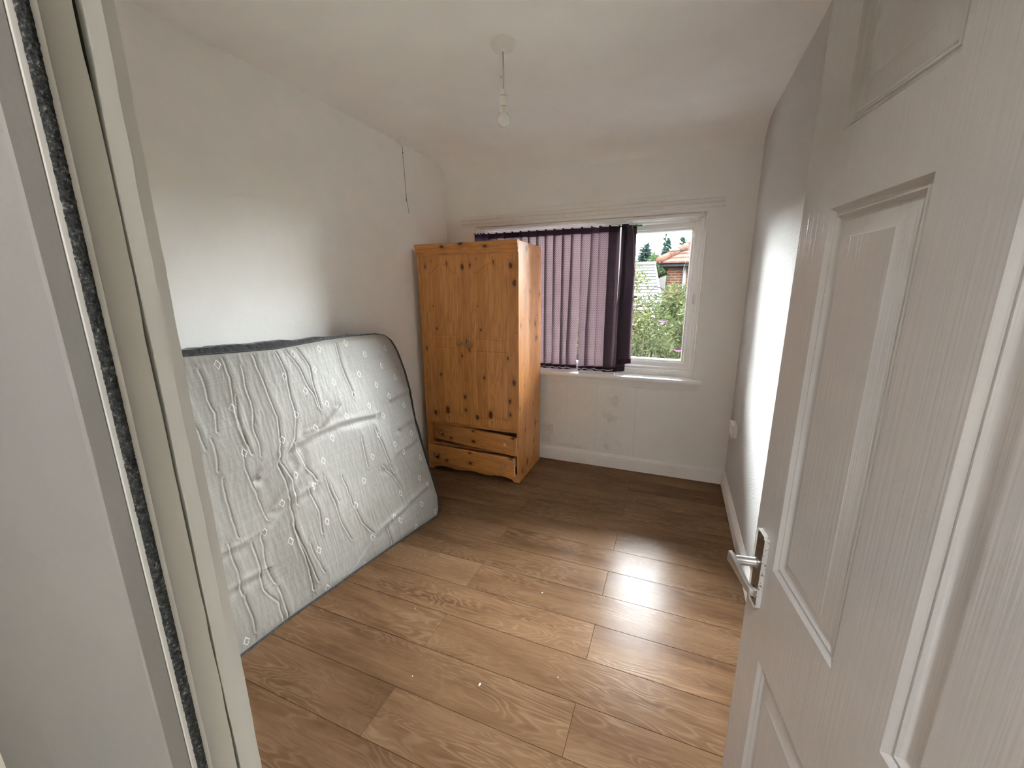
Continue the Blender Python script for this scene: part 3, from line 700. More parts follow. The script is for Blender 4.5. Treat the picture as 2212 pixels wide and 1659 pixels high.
# doors: height-field fronts with grooved cathedral panels
def rect_sd(x, z, x0, x1, z0, z1, arch=0.0):
    cx_, hx = (x0+x1)/2, (x1-x0)/2
    top = z1 + 0*x
    if arch:
        u = np.clip(np.abs(x-cx_)/hx, 0, 1)
        top = z1 + arch*(0.5+0.5*np.cos(np.clip(u/0.86, 0, 1)*PI))**0.85
    sl = 1.0
    d = np.minimum(np.minimum(x-x0, x1-x), np.minimum(z-z0, (top-z)*(0.90 if arch else 1.0)))
    return d
def groove(d):
    return (-0.0048*np.exp(-((d-0.004)/0.0032)**2) - 0.0022*np.exp(-((d-0.0115)/0.0022)**2) - 0.0010*np.exp(-((d-0.019)/0.006)**2))
def pine_door(x0, x1, ups, lows, knob_x, knob_z, seed):
    z0, z1 = 0.418, 1.690
    d_ = empty('door', (x0, 0.0, z0), parent=war)
    xs = np.arange(0, x1-x0+1e-6, (x1-x0)/170); zs = np.arange(0, z1-z0+1e-6, (z1-z0)/480)
    X, Z = np.meshgrid(xs, zs)
    gx, gz = X+x0, Z+z0
    y = -(groove(rect_sd(gx, gz, *ups, arch=0.066)) + groove(rect_sd(gx, gz, *lows)))
    e = np.minimum(np.minimum(X, (x1-x0)-X), np.minimum(Z, (z1-z0)-Z))
    y = y + 0.002*np.clip(1-e/0.003, 0, 1)**2 - 0.001
    me = grid_mesh('door_front', np.stack([X, y, Z], -1)); finish('door_front', me, M['pine'], d_)
    boxo('door_body', (0.0005, x1-x0-0.0005, 0.0070, 0.019, 0.0, z1-z0), M['pine'], d_)
    bm = bmesh.new()
    kx, kz = knob_x-x0, knob_z-z0
    lathe(bm, [(0.0, 0.0), (0.013, 0.0), (0.013, 0.003), (0.009, 0.006), (0.008, 0.012), (0.012, 0.017), (0.0185, 0.022), (0.021, 0.028), (0.020, 0.033), (0.015, 0.037), (0.006, 0.039), (0, 0.0393)], 24, lambda a, b, c: (kx+a, -c, kz+b))
    k_ = obj('knob', bm, M['knob'], d_, smooth=60)
    return d_
pine_door(0.0205, 0.3895, (0.078, 0.328, 1.100, 1.563), (0.066, 0.312, 0.501, 1.014), 0.341, 1.055, 1)
pine_door(0.3915, 0.7835, (0.466, 0.716, 1.088, 1.560), (0.462, 0.722, 0.486, 1.001), 0.420, 1.047, 2)
boxo('closing_strip', (0.386, 0.3925, -0.003, 0.0004, 0.420, 1.686), M['pine'], war, bevel=0.001)
# drawers
def drawer(z0, z1, yr, yl, roll, knobs):
    W = 0.760
    ang = math.atan2(yl-yr, W)      # left end further out
    d_ = empty('drawer', (WW-ST-0.004, yr, z0), (0, roll, ang), parent=war)
    bm = bmesh.new(); h = z1-z0
    prism(bm, [(0.0, 0.003), (0.003, 0.0), (0.019, 0.0), (0.019, h), (0.006, h), (0.002, h-0.004), (0.0, h-0.010)], -W, 0.0, lambda u, v, w: (w, u, v))
    for f_ in bm.faces:
        pass
    obj('drawer_front', bm, [M['pine_h'], M['rawpine']], d_, smooth=30)
    boxo('front_end', (0.0, 0.0006, 0.001, 0.0185, 0.002, h-0.003), M['rawpine'], d_)
    bm = bmesh.new()
    box(bm, -0.062, -0.050, 0.019, 0.36, 0.012, h-0.035); box(bm, -W+0.010, -W+0.022, 0.019, 0.36, 0.012, h-0.035)
    box(bm, -W+0.022, -0.062, 0.348, 0.36, 0.012, h-0.035); box(bm, -W+0.022, -0.062, 0.019, 0.348, 0.014, 0.020)
    obj('drawer_box', bm, M['rawpine'], d_)
    for kx, kz in knobs:
        bm = bmesh.new()
        lathe(bm, [(0.0, 0.0), (0.009, 0.0), (0.008, 0.010), (0.011, 0.015), (0.0165, 0.020), (0.0175, 0.026), (0.014, 0.031), (0.006, 0.033), (0, 0.0332)], 20, lambda a, b, c: (kx+a, -c, kz+b))
        obj('knob', bm, M['knob'], d_, smooth=60)
    # pale ring where the missing knob sat
    return d_
d1 = drawer(0.217, 0.366, -0.012, -0.090, 0.030, [(-0.685, 0.072)])
bm = bmesh.new(); lathe(bm, [(0, 0.0), (0.011, 0.0), (0.011, 0.0012), (0, 0.0014)], 18, lambda a, b, c: (-0.095+a, -c, 0.078+b)); obj('knob_scar', bm, M['rawpine'], d1)
d2 = drawer(0.066, 0.212, -0.042, -0.062, 0.006, [(-0.085, 0.082), (-0.680, 0.082)])
# shaped plinth with a wavy lower edge
bm = bmesh.new(); N_ = 60; top = []; bot = []
for i in range(N_+1):
    u = i/N_; x = ST + (WW-2*ST)*u
    e = min(u, 1-u)*(WW-2*ST)
    z = 0.0 if e < 0.035 else (0.020 + 0.006*math.sin(min((e-0.035)/0.06, 1)*PI/2) + 0.006*math.cos((u-0.5)*PI*6))
    top.append((x, 0.064)); bot.append((x, z))
poly = bot + top[::-1]
A = [bm.verts.new((x, 0.002, z)) for x, z in poly]; B = [bm.verts.new((x, 0.020, z)) for x, z in poly]
n = len(A)
for i in range(N_):
    bm.faces.new((A[i], A[i+1], A[n-2-i], A[n-1-i])); bm.faces.new((B[i+1], B[i], B[n-1-i], B[n-2-i]))
for i in range(n): bm.faces.new((A[i], A[(i+1)%n], B[(i+1)%n], B[i]))
obj('plinth', bm, M['pine_h'], war)

# ================================================================== MATTRESS
mat_root = empty('mattress', (-1.62, 1.2, 0.0))
tag(mat_root, 'stained off-white damask mattress with black border leaning on the left wall', 'mattress')
off = np.array([-1.62, 1.2, 0.0])
YB_k = [0.25,.81,1.03,1.25,1.49,1.85,2.02,2.15]; XB_k = [-1.575,-1.520,-1.505,-1.469,-1.435,-1.372,-1.340,-1.318]
ZT_y = [0.25,.9,1.31,1.8,1.99,2.15]; ZT_v = [1.245,1.232,1.216,1.199,1.190,1.172]
ED_v = [0,.031,.097,.2,.287,.433,.531,.692,.801,.9,.936,.97,.99,1.0]; ED_y = [2.022,2.058,2.087,2.092,2.092,2.102,2.110,2.150,2.163,2.156,2.145,2.122,2.088,2.030]
XT = -1.700; Y0 = 0.28
def surf(Y, v):
    xb = np.interp(Y, YB_k, XB_k); zt = np.interp(Y, ZT_y, ZT_v)
    return np.stack([xb+(XT-xb)*v, Y+0*v, zt*v], -1)
def yedge(v): return np.interp(v, ED_v, ED_y)
CR = [[(0.886,0.875),(0.9,0.819),(0.911,0.733),(0.912,0.687)],[(0.97,0.931),(0.98,0.888),(0.976,0.839),(0.99,0.793),(0.974,0.732)],[(1.066,0.963),(1.075,0.896),(1.062,0.816),(1.054,0.727),(1.072,0.63)],[(1.13,0.926),(1.13,0.858),(1.132,0.78),(1.11,0.714),(1.119,0.656),(1.109,0.611)],[(1.193,0.958),(1.205,0.878),(1.215,0.804),(1.229,0.728),(1.209,0.624),(1.173,0.567),(1.185,0.495),(1.178,0.412),(1.165,0.312),(1.183,0.205),(1.206,0.073)],[(1.3,0.965),(1.326,0.887),(1.315,0.795),(1.317,0.709),(1.282,0.63),(1.227,0.585)],[(1.349,0.977),(1.4,0.895),(1.415,0.84),(1.44,0.773),(1.441,0.727)],[(1.418,0.971),(1.46,0.887),(1.449,0.716)],[(1.663,0.97),(1.664,0.872),(1.669,0.782),(1.673,0.722)],[(1.044,0.653),(1.034,0.594),(1.044,0.512),(1.058,0.442),(1.069,0.388)],[(0.942,0.579),(0.932,0.508),(0.938,0.437),(0.942,0.38)],[(0.867,0.556),(0.859,0.471),(0.869,0.4)],[(1.031,0.355),(1.02,0.294),(1.012,0.24),(1.031,0.161)],[(0.986,0.335),(0.988,0.253),(0.978,0.166),(1.022,0.088),(1.02,0.019)],[(1.161,0.332),(1.168,0.258),(1.177,0.154),(1.176,0.052)],[(1.374,0.44),(1.387,0.34),(1.39,0.242),(1.421,0.148)],[(1.471,0.416),(1.487,0.281),(1.508,0.191),(1.553,0.119)],[(1.759,0.558),(1.783,0.465),(1.804,0.326)],[(1.213,0.228),(1.223,0.158),(1.246,0.09)],[(1.651,0.097),(1.646,0.011)],[(1.039,0.14),(1.045,0.066),(1.045,0.003)],[(0.945,0.717),(0.943,0.66),(0.936,0.611)],[(1.075,0.829),(1.06,0.756),(1.065,0.663)],[(1.743,0.379),(1.795,0.307),(1.828,0.228)],[(1.183,0.581),(1.214,0.486),(1.204,0.393)],[(1.279,0.605),(1.291,0.513),(1.326,0.447)],[(0.79,0.467),(0.803,0.389),(0.807,0.328)],[(0.902,0.376),(0.904,0.274),(0.895,0.191)],[(0.902,0.187),(0.908,0.093),(0.903,0.047)],[(1.655,0.542),(1.65,0.461),(1.646,0.399)],[(1.398,0.403),(1.407,0.323)],[(1.272,0.43),(1.295,0.329),(1.287,0.24)]]
FO = [[(1.083,0.547),(1.232,0.6),(1.407,0.625),(1.531,0.633),(1.789,0.62)],[(1.287,-0.001),(1.442,0.057),(1.562,0.105),(1.712,0.126),(2.01,0.175)],[(1.753,0.365),(1.858,0.4),(2.067,0.428)],[(0.847,0.358),(0.973,0.35),(1.052,0.362),(1.168,0.416),(1.283,0.426)],[(0.823,0.228),(0.917,0.234),(0.989,0.227)],[(1.109,0.422),(1.184,0.462),(1.273,0.527),(1.273,0.589)],[(1.955,0.661),(2.069,0.687),(2.144,0.681)],[(1.953,0.513),(2.042,0.53),(2.105,0.531)],[(1.54,0.688),(1.437,0.636),(1.348,0.635)]]
DI = [(2.03,0.919),(1.948,0.835),(1.842,0.902),(1.758,0.818),(1.863,0.75),(2.037,0.767),(1.765,0.665),(1.589,0.652),(1.476,0.583),(1.939,0.683),(2.042,0.618),(1.846,0.6),(1.871,0.448),(2.03,0.469),(2.037,0.331),(1.922,0.394),(1.691,0.436),(1.769,0.518),(1.595,0.351),(1.978,0.235),(1.807,0.213),(1.927,0.109),(2.015,0.032),(1.746,0.096),(1.84,0.02),(1.536,0.103),(1.501,0.27),(1.319,0.273),(1.231,0.499),(1.391,0.507),(1.142,0.421),(1.041,0.351),(1.482,0.874),(1.399,0.798),(1.547,0.953),(1.728,0.965),(1.496,0.726),(1.385,0.946),(1.043,0.943),(1.675,0.734),(1.576,0.807),(1.399,0.645),(1.317,0.717),(1.306,0.431),(1.241,0.186),(1.462,0.005),(1.238,0.022),(0.866,0.039),(1.132,0.275),(1.705,0.129),(2.024,0.183),(1.047,0.641),(1.218,0.642),(1.053,0.795),(1.309,0.868)]
def seg_dist(Y, V, line, want_t=False):
    """distance in metres from points to a polyline in (Y, v)"""
    best = np.full(Y.shape, 9.0); side = np.zeros(Y.shape)
    for (a, b), (c, d) in zip(line, line[1:]):
        ax, az, bx, bz = a, b*1.24, c, d*1.24
        px, pz = Y-ax, V*1.24-az; dx, dz = bx-ax, bz-az; L2 = dx*dx+dz*dz+1e-12
        t_ = np.clip((px*dx+pz*dz)/L2, 0, 1); qx, qz = px-t_*dx, pz-t_*dz
        dd = np.sqrt(qx*qx+qz*qz); sg = np.sign(px*dz-pz*dx)
        m_ = dd < best; best = np.where(m_, dd, best); side = np.where(m_, sg, side)
    return best, side
def relief(Y, V):
    H = np.zeros(Y.shape)
    Yw = Y + vnoise(Y*40, V*36, 31)*0.0022 + vnoise(Y*14, V*12, 33)*0.004; Vw = V + vnoise(Y*20, V*26, 32)*0.003
    for i, l in enumerate(CR):
        dd, sg = seg_dist(Yw, Vw, l)
        w = 0.0021 + 0.0005*((i*7) % 3)
        H += -0.0028*np.exp(-(dd/w)**2) + 0.0016*np.exp(-((dd-0.007)/0.006)**2)*(sg > 0) + 0.0012*np.exp(-((dd-0.016)/0.014)**2)*(sg < 0)
    for i, l in enumerate(FO):
        dd, sg = seg_dist(Yw, Vw, l)
        amp = (0.0085, 0.0100, 0.005, 0.005, 0.006, 0.005, 0.005, 0.005, 0.004)[i]
        s_ = dd*sg
        H += amp*np.exp(-((s_+0.004)/0.016)**2) - amp*0.9*np.exp(-((s_-0.024)/0.020)**2)
    # broad sag and soft billows
    H += 0.009*vnoise(Y*3.1+2, V*3.4+(Y*1.1), 41) + 0.0035*vnoise(Y*8+V*3, V*8-Y*3, 42)
    # fine vertical puckers of the damask
    env = np.clip(0.55+0.8*vnoise(Y*5, V*4, 44), 0, 1)
    rp = vnoise(Y*75+vnoise(Y*9, V*8, 45)*1.8, V*6, 46)
    H += 0.0005*env*(1-np.abs(rp)*2.0)
    H += 0.0004*vnoise(Y*120, V*28, 47)
    return H
def front(Y, V, extra=0.0):
    P = surf(Y, V); e1 = surf(Y+1e-3, V)-P; e2 = surf(Y, V+1e-3)-P
    Nn = np.cross(e1, e2); Nn /= np.linalg.norm(Nn, axis=-1, keepdims=True)
    if Nn[..., 0].mean() < 0: Nn = -Nn
    ed = np.minimum(np.minimum(yedge(np.clip(V, 0, 1))-Y, Y-Y0), np.minimum(V*1.24, (1-V)*1.24))
    ed = np.clip(ed, 0, 1)
    q = np.clip(1-ed/0.055, 0, 1)
    d = relief(Y, V)*np.clip(ed/0.03, 0.15, 1) - 0.026*(1-np.sqrt(np.clip(1-q*q, 0, 1))) + extra
    P = P + Nn*d[..., None]
    P[..., 2] = np.maximum(P[..., 2], 0.006)
    return P, Nn
NS, NV = 620, 430
vv = np.linspace(0, 1, NV); S, VV = np.meshgrid(np.linspace(0, 1, NS), vv)
# seam between ticking and border: lower along the near half of the top
def seam_top(Y): return 1.0 - np.interp(Y, [0.3, 0.9, 1.30, 1.5, 1.6, 1.85, 2.2], [0.018, 0.018, 0.027, 0.016, 0.010, 0.005, 0.004])
YE = yedge(VV); YY = Y0 + (YE-Y0)*S
VW = 0.004 + VV*(seam_top(YY)-0.004)
P, _ = front(YY, VW)
me = grid_mesh('ticking', P-off, flip=True); tick = finish('ticking', me, M['ticking'], mat_root)
# black border: from the seam over the silhouette and back
loop = []
sN = 200
for u in np.linspace(0, 1, 260): loop.append((Y0+(yedge(1.0)-Y0)*u, 1))          # top, going far
for v in np.linspace(1, 0, 160)[1:]: loop.append((float(yedge(v)), v))
for u in np.linspace(1, 0, 260)[1:]: loop.append((Y0+(yedge(0.0)-Y0)*u, 0))
for v in np.linspace(0, 1, 80)[1:-1]: loop.append((Y0, v))
loop.append(loop[0])
LY = np.array([p[0] for p in loop]); LV = np.array([float(p[1]) for p in loop])
ctrY, ctrV = 1.2, 0.5
Vs = np.where(LV > 0.985, seam_top(LY), np.clip(LV, 0.006, 0.994))
Ps, Ns = front(np.where((LV < 0.98) & (LV > 0.02) & (LY > 1.9), LY-0.004, LY), Vs, 0.0005)
Pe = surf(LY, LV)
nx_ = Ns
out = surf(LY, LV)-surf(np.full_like(LY, ctrY), np.full_like(LY, ctrV)); out -= nx_*(out*nx_).sum(-1, keepdims=True)
# outward direction = perpendicular to loop tangent in the plane
tg = np.roll(Pe, -1, 0)-np.roll(Pe, 1, 0); tg[0] = Pe[1]-Pe[-2]; tg[-1] = tg[0]; tg /= (np.linalg.norm(tg, axis=-1, keepdims=True)+1e-9)
od = np.cross(tg, nx_); od *= np.sign((od*out).sum(-1, keepdims=True))
rows = [Ps]
wob = 0.004*vnoise(LY*9, LV*9, 61)+0.0025*vnoise(LY*45, LV*45, 62)
TH_M = 0.150
for bulge, back_ in ((0.001, 0.006), (0.004, 0.018), (0.008, 0.035), (0.010, 0.06), (0.012, 0.085), (0.009, 0.11), (0.004, 0.135), (-0.008, TH_M)):
    q = Pe + od*(bulge+wob)[..., None] if False else Pe + od*((bulge+wob)[:, None]) - nx_*(0.020*0+back_)
    rows.append(q)
rows.append(Pe - nx_*TH_M + (surf(np.full_like(LY, ctrY), np.full_like(LY, ctrV))-Pe)*0.25)
rows.append(np.repeat((surf(np.array([ctrY]), np.array([ctrV]))-nx_[:1]*TH_M), len(LY), 0))
B_ = np.stack(rows, 0)
B_[..., 2] = np.maximum(B_[..., 2], 0.001); B_[..., 0] = np.maximum(B_[..., 0], XL+0.004)
me = grid_mesh('border', B_-off, flip=False); finish('border', me, M['border'], mat_root)
# piping along the ticking seam
pp = [tuple(p) for p in (Ps+Ns*0.002-off)[::3]]
bm = bmesh.new(); tube(bm, pp, 0.0028, 6); obj('piping', bm, M['border'], mat_root, smooth=180)
# embroidered diamonds that follow the cloth
bm = bmesh.new()
for (dy, dv) in DI:
    hw, hv, w = 0.0135, 0.0205/1.24, 0.24
    c8 = [(0,1),(1,0),(0,-1),(-1,0)]
    ring = []
    for k_ in range(4):
        for tt in (0, 0.25, 0.5, 0.75):
            a, b = c8[k_], c8[(k_+1)%4]
            ring.append((a[0]+(b[0]-a[0])*tt, a[1]+(b[1]-a[1])*tt))
    R1 = [front(np.array([dy+x*hw]), np.array([dv+z*hv]), 0.0006)[0][0]-off for x, z in ring]
    R2 = [front(np.array([dy+x*hw*(1-w)]), np.array([dv+z*hv*(1-w)]), 0.0010)[0][0]-off for x, z in ring]
    A = [bm.verts.new(p) for p in R1]; B = [bm.verts.new(p) for p in R2]
    for k_ in range(len(A)): bm.faces.new((A[k_], A[(k_+1)%len(A)], B[(k_+1)%len(A)], B[k_]))
e_ = obj('embroidery', bm, M['thread'], mat_root, recalc=False); e_['kind'] = 'stuff'

# ================================================================== VERTICAL BLIND
bl = empty('vertical_blind', (WX0, YB+0.022, 1.93))
tag(bl, 'aubergine patterned vertical blind drawn across the left of the window', 'blind')
def bx(x): return x-WX0
yb = 0.0
bm = bmesh.new()
prism(bm, [(-0.016, -0.008), (-0.016, 0.012), (-0.010, 0.017), (0.010, 0.017), (0.016, 0.012), (0.016, -0.008), (0.008, -0.008), (0.008, -0.004), (-0.008, -0.004), (-0.008, -0.008)], bx(-1.610), bx(0.118), lambda u, v, w: (w, yb+u, v))
obj('headrail', bm, M['upvc'], bl, smooth=30)
for a, b in ((-1.612, -1.596), (0.106, 0.122)): boxo('end_cap', (bx(a), bx(b), -0.018, 0.018, -0.012, 0.019), M['plastic'], bl, bevel=0.002)
def vane_mesh(L, at, ab, sh, w=0.089):
    """strip of cloth hanging from z=0 to -L; turns from angle at (top) to ab (bottom), shifted sh at the bottom"""
    nu, nv = 9, 40
    bm = bmesh.new(); uvl = bm.loops.layers.uv.new('UVMap'); G = []
    for j in range(nv+1):
        tz = j/nv; s_ = tz*tz*(3-2*tz); a = at+(ab-at)*s_; row = []
        for i in range(nu+1):
            u = (i/nu-0.5); dx = u*w; dy = 0.006*(1-(2*u)**2)*(0.5+0.5*tz) + 0.002*math.sin(tz*9+at*3)
            row.append(bm.verts.new((dx*math.cos(a)-dy*math.sin(a)+sh*s_, dx*math.sin(a)+dy*math.cos(a), -L*tz)))
        G.append(row)
    for j in range(nv):
        for i in range(nu):
            f = bm.faces.new((G[j][i], G[j][i+1], G[j+1][i+1], G[j+1][i]))
            for lp, (jj, ii) in zip(f.loops, ((j,i),(j,i+1),(j+1,i+1),(j+1,i))): lp[uvl].uv = (ii/nu*w, L*(1-jj/nv))
    me = bpy.data.meshes.new('vane'); bm.to_mesh(me); bm.free(); me.materials.append(M['vane'])
    me.polygons.foreach_set('use_smooth', [True]*len(me.polygons)); return me
sp = 0.0705
vanes = []   # x, z_bottom, angle top, angle bottom, sideways drift at bottom
for i, a in enumerate((70, 66, 58, 40)): vanes.append((-1.592+0.030*i, 0.800, a, a, 0.0))
for i in range(15):
    x = -1.457 + sp*i; at = 14; ab = 14; sh = 0.0; zb = 0.800 + 0.002*math.sin(i*2.1)
    vanes.append([x, zb, at, ab, sh])
# the loosened ones near the right-hand end
vanes[4+7][3] = 33; vanes[4+9][3] = 34; vanes[4+9][4] = -0.006
vanes[4+10][3] = 22; vanes[4+10][4] = -0.020
vanes[4+11][2] = 26; vanes[4+11][3] = 40; vanes[4+11][4] = 0.004; vanes[4+11][0] += 0.004
vanes[4+12][2] = 52; vanes[4+12][3] = 26; vanes[4+12][4] = -0.012
vanes[4+13][2] = 20; vanes[4+13][3] = 16
vanes[4+14][2] = 30; vanes[4+14][3] = 22
vanes += [(-0.384, 0.806, 46, 34, -0.008), (-0.374, 0.808, 50, 44, -0.006), (-0.364, 0.868, 44, 40, 0.0), (-0.354, 0.872, 40, 34, 0.004), (-0.346, 0.874, 44, 30, 0.006)]
carm = None
for k, (x, zb, at, ab, sh) in enumerate(vanes):
    L = 1.930-0.030-zb
    me = vane_mesh(L, R_(at), R_(ab), sh)
    o = bpy.data.objects.new('vane', me); COL.objects.link(o); o.parent = bl; o.location = (bx(x), 0.0, -0.030)
    a = R_(ab); bm = bmesh.new()
    c_, s_ = math.cos(a), math.sin(a)
    for q in (0,):
        vs = box(bm, -0.043, 0.043, -0.0025, 0.0025, -L-0.001, -L+0.030)
        for v in vs: X_, Y_ = v.co.x, v.co.y; v.co.x = X_*c_-Y_*s_+sh; v.co.y = X_*s_+Y_*c_+0.005
    obj('vane_weight', bm, M['weightpocket'] if 'weightpocket' in M else M['vane'], o)
    if carm is None:
        bm = bmesh.new(); box(bm, -0.004, 0.004, -0.006, 0.006, -0.012, 0.0); tube(bm, [(0,0,-0.010), (0.003,0,-0.020), (0.0,0,-0.028), (-0.004,0,-0.024)], 0.0016, 6)
        box(bm, -0.030, 0.030, -0.0012, 0.0012, -0.034, -0.027)
        c_o = obj('carrier', bm, M['bead'], bl); carm = c_o.data
    else:
        c_o = bpy.data.objects.new('carrier', carm); COL.objects.link(c_o); c_o.parent = bl
    c_o.location = (bx(x), 0, -0.003); c_o.rotation_euler = (0, 0, R_(at))
# spacer links between carriers under the rail
bm = bmesh.new()
for i in range(14): box(bm, bx(-1.457+sp*i)+0.006, bx(-1.457+sp*(i+1))-0.006, -0.0175, -0.0150, -0.0200, -0.0145)
obj('spacer_links', bm, M['bead'], bl)['kind'] = 'stuff'
# bead chain between the weights (room side)
bm = bmesh.new(); pts = []
for k in range(4, 19):
    x, zb, at, ab, sh = vanes[k]; x2, zb2, _, ab2, sh2 = vanes[k+1]
    p = (bx(x)+sh-0.040*math.cos(R_(ab)), -0.040*math.sin(R_(ab))-0.002, zb+0.018-1.93); q = (bx(x2)+sh2-0.040*math.cos(R_(ab2)), -0.040*math.sin(R_(ab2))-0.002, zb2+0.018-1.93)
    for j in range(14):
        u = j/14; pts.append((p[0]+(q[0]-p[0])*u, p[1]+(q[1]-p[1])*u-0.004*math.sin(PI*u), p[2]+(q[2]-p[2])*u-0.006*math.sin(PI*u)))
tube(bm, pts, 0.0010, 5)
for p in pts: bmesh.ops.create_icosphere(bm, subdivisions=1, radius=0.0030, matrix=Matrix.Translation(p))
obj('bead_chain', bm, M['bead'], bl, smooth=180)['kind'] = 'stuff'
# control cords hanging at the right end and the slack cord by the last vane
bm = bmesh.new()
tube(bm, [(bx(0.098), -0.004, -0.01), (bx(0.099), -0.004, -0.25), (bx(0.094), -0.004, -0.50), (bx(0.090), -0.004, -0.72), (bx(0.086), -0.004, -0.86)], 0.0011, 6)
tube(bm, [(bx(0.104), -0.003, -0.01), (bx(0.102), -0.003, -0.3), (bx(0.098), -0.003, -0.6), (bx(0.090), -0.004, -0.86)], 0.0011, 6)
tube(bm, [(bx(0.092), -0.006, -0.01), (bx(0.060), -0.006, -0.17), (bx(0.022), -0.006, -0.36), (bx(0.030), -0.004, -0.45), (bx(0.070), -0.003, -0.62), (bx(0.084), -0.003, -0.84)], 0.0011, 6)
obj('control_cord', bm, M['plastic'], bl, smooth=180)
bm = bmesh.new()
tube(bm, [(bx(-0.345), -0.030, -0.02), (bx(-0.325), -0.034, -0.15), (bx(-0.318), -0.034, -0.28), (bx(-0.300), -0.030, -0.40), (bx(-0.270), -0.025, -0.50), (bx(-0.235), -0.02, -0.575), (bx(-0.20), -0.02, -0.60)], 0.0010, 6)
obj('slack_cord', bm, M['flex'], bl, smooth=180)

# ================================================================== SOCKETS
so = empty('wall_socket', (-0.9445, YB, 0.2755)); tag(so, 'white single wall socket on the window wall beside the wardrobe', 'socket')
bm = bmesh.new(); box(bm, -0.043, 0.043, -0.009, 0.0, -0.043, 0.043); obj('faceplate', bm, M['plastic'], so, bevel=0.003)
bm = bmesh.new(); box(bm, -0.0025, 0.0025, -0.0098, -0.0088, 0.010, 0.020); box(bm, -0.016, -0.010, -0.0098, -0.0088, -0.012, -0.008); box(bm, 0.010, 0.016, -0.0098, -0.0088, -0.012, -0.008)
obj('pin_holes', bm, M['dark'], so)
for x in (-0.030, 0.030):
    bm = bmesh.new(); lathe(bm, [(0, 0.009), (0.003, 0.009), (0.0028, 0.0102), (0, 0.0104)], 10, lambda a, b, c, x=x: (x+a, -c, b)); obj('screw', bm, M['satin'], so)
s2 = empty('wall_socket', (XR, 2.905, 0.530)); tag(s2, 'white surface-mounted socket box on the right-hand wall', 'socket')
bm = bmesh.new(); box(bm, -0.024, 0.0, -0.070, 0.070, -0.040, 0.040); obj('back_box', bm, M['plastic'], s2, bevel=0.003)
bm = bmesh.new(); box(bm, -0.033, -0.024, -0.073, 0.073, -0.043, 0.043); obj('faceplate', bm, M['plastic'], s2, bevel=0.003)
for y in (-0.045, 0.045): boxo('rocker_switch', (-0.037, -0.032, y-0.006, y+0.006, 0.018, 0.034), M['plastic'], s2, bevel=0.001)

# ================================================================== CEILING LIGHT
LX, LY_ = -0.754, 1.798
pl_ = empty('pendant_light', (LX, LY_, ZC)); tag(pl_, 'bare white bulb hanging on a flex from a round ceiling rose', 'ceiling light')
bm = bmesh.new(); lathe(bm, [(0, 0), (0.050, 0), (0.051, -0.004), (0.050, -0.016), (0.046, -0.024), (0.038, -0.028), (0.012, -0.0295), (0.009, -0.036), (0.004, -0.037), (0, -0.037)], 40)
obj('ceiling_rose', bm, M['plastic'], pl_, smooth=35)
bm = bmesh.new(); tube(bm, [(0,0,-0.034), (0.0005,0,-0.08), (0.0015,0.0,-0.13), (0.0005,0,-0.172)], 0.0034, 10); obj('flex', bm, M['flex'], pl_, smooth=180)
bm = bmesh.new(); box(bm, -0.012, 0.003, -0.0042, -0.0034, -0.130, -0.122); obj('flex_label', bm, M['flex'], pl_)
lh = [(0, -0.170), (0.004, -0.171), (0.009, -0.176), (0.0135, -0.185), (0.0155, -0.198)]
bm = bmesh.new(); lathe(bm, lh + [(0, -0.198)], 28); obj('lampholder_cap', bm, M['plastic'], pl_, smooth=50)
for a, b in ((-0.1975, -0.2005), (-0.2365, -0.2390)):
    bm = bmesh.new(); lathe(bm, [(0.0, a), (0.0144, a), (0.0144, b), (0, b)], 28); obj('joint_ring', bm, M['dark'], pl_)
bm = bmesh.new(); lathe(bm, [(0, -0.200), (0.0160, -0.200), (0.0168, -0.203), (0.0168, -0.2345), (0.0160, -0.237), (0, -0.237)], 28); obj('lampholder_skirt', bm, M['plastic'], pl_, smooth=40)
bm = bmesh.new(); lathe(bm, [(0, -0.2385), (0.0155, -0.2385), (0.0162, -0.242), (0.0166, -0.255), (0.0185, -0.264), (0, -0.264)], 28); obj('bulb_collar', bm, M['plastic'], pl_, smooth=40)
bm = bmesh.new(); pb = [(0, -0.262), (0.0183, -0.262)]
for i in range(0, 15):
    a = R_(-48 + i*(138)/14); pb.append((0.0285*math.cos(a), -0.2900 - 0.0285*math.sin(a)*1.0))
pb = [(0, -0.2625), (0.0180, -0.2625), (0.0215, -0.2700)] + [(0.0285*math.cos(R_(d)), -0.2880-0.0285*math.sin(R_(d))) for d in range(-35, 90, 8)] + [(0, -0.3165)]
lathe(bm, pb, 32); obj('bulb', bm, M['bulb'], pl_, smooth=60)

# pull switch
PX, PY = -1.816, 2.546
ps = empty('pull_switch', (PX, PY, ZC)); tag(ps, 'small white ceiling pull switch with a knotted dark cord by the left wall', 'switch')
bm = bmesh.new(); lathe(bm, [(0, 0), (0.026, 0), (0.0265, -0.004), (0.024, -0.018), (0.021, -0.026), (0.010, -0.037), (0.005, -0.050), (0, -0.050)], 28)
obj('switch_body', bm, M['plastic'], ps, smooth=40)
bm = bmesh.new()
tube(bm, [(0,0,-0.048), (0.001,0,-0.085), (0.0,0,-0.10), (0.004,0,-0.20), (0.006,0,-0.30), (0.008,0,-0.352), (0.006,0,-0.372), (0.008,0,-0.395)], 0.0014, 6)
tube(bm, [(0.008,0,-0.372), (0.013,0,-0.41), (0.019,0,-0.445), (0.022,0,-0.475)], 0.0011, 6)
for z, r in ((-0.085, 0.0042), (-0.352, 0.0028), (-0.372, 0.0030)): bmesh.ops.create_icosphere(bm, subdivisions=2, radius=r, matrix=Matrix.Translation((0.001 if z > -0.1 else 0.0075, 0, z)))
obj('pull_cord', bm, M['cord'], ps, smooth=180)
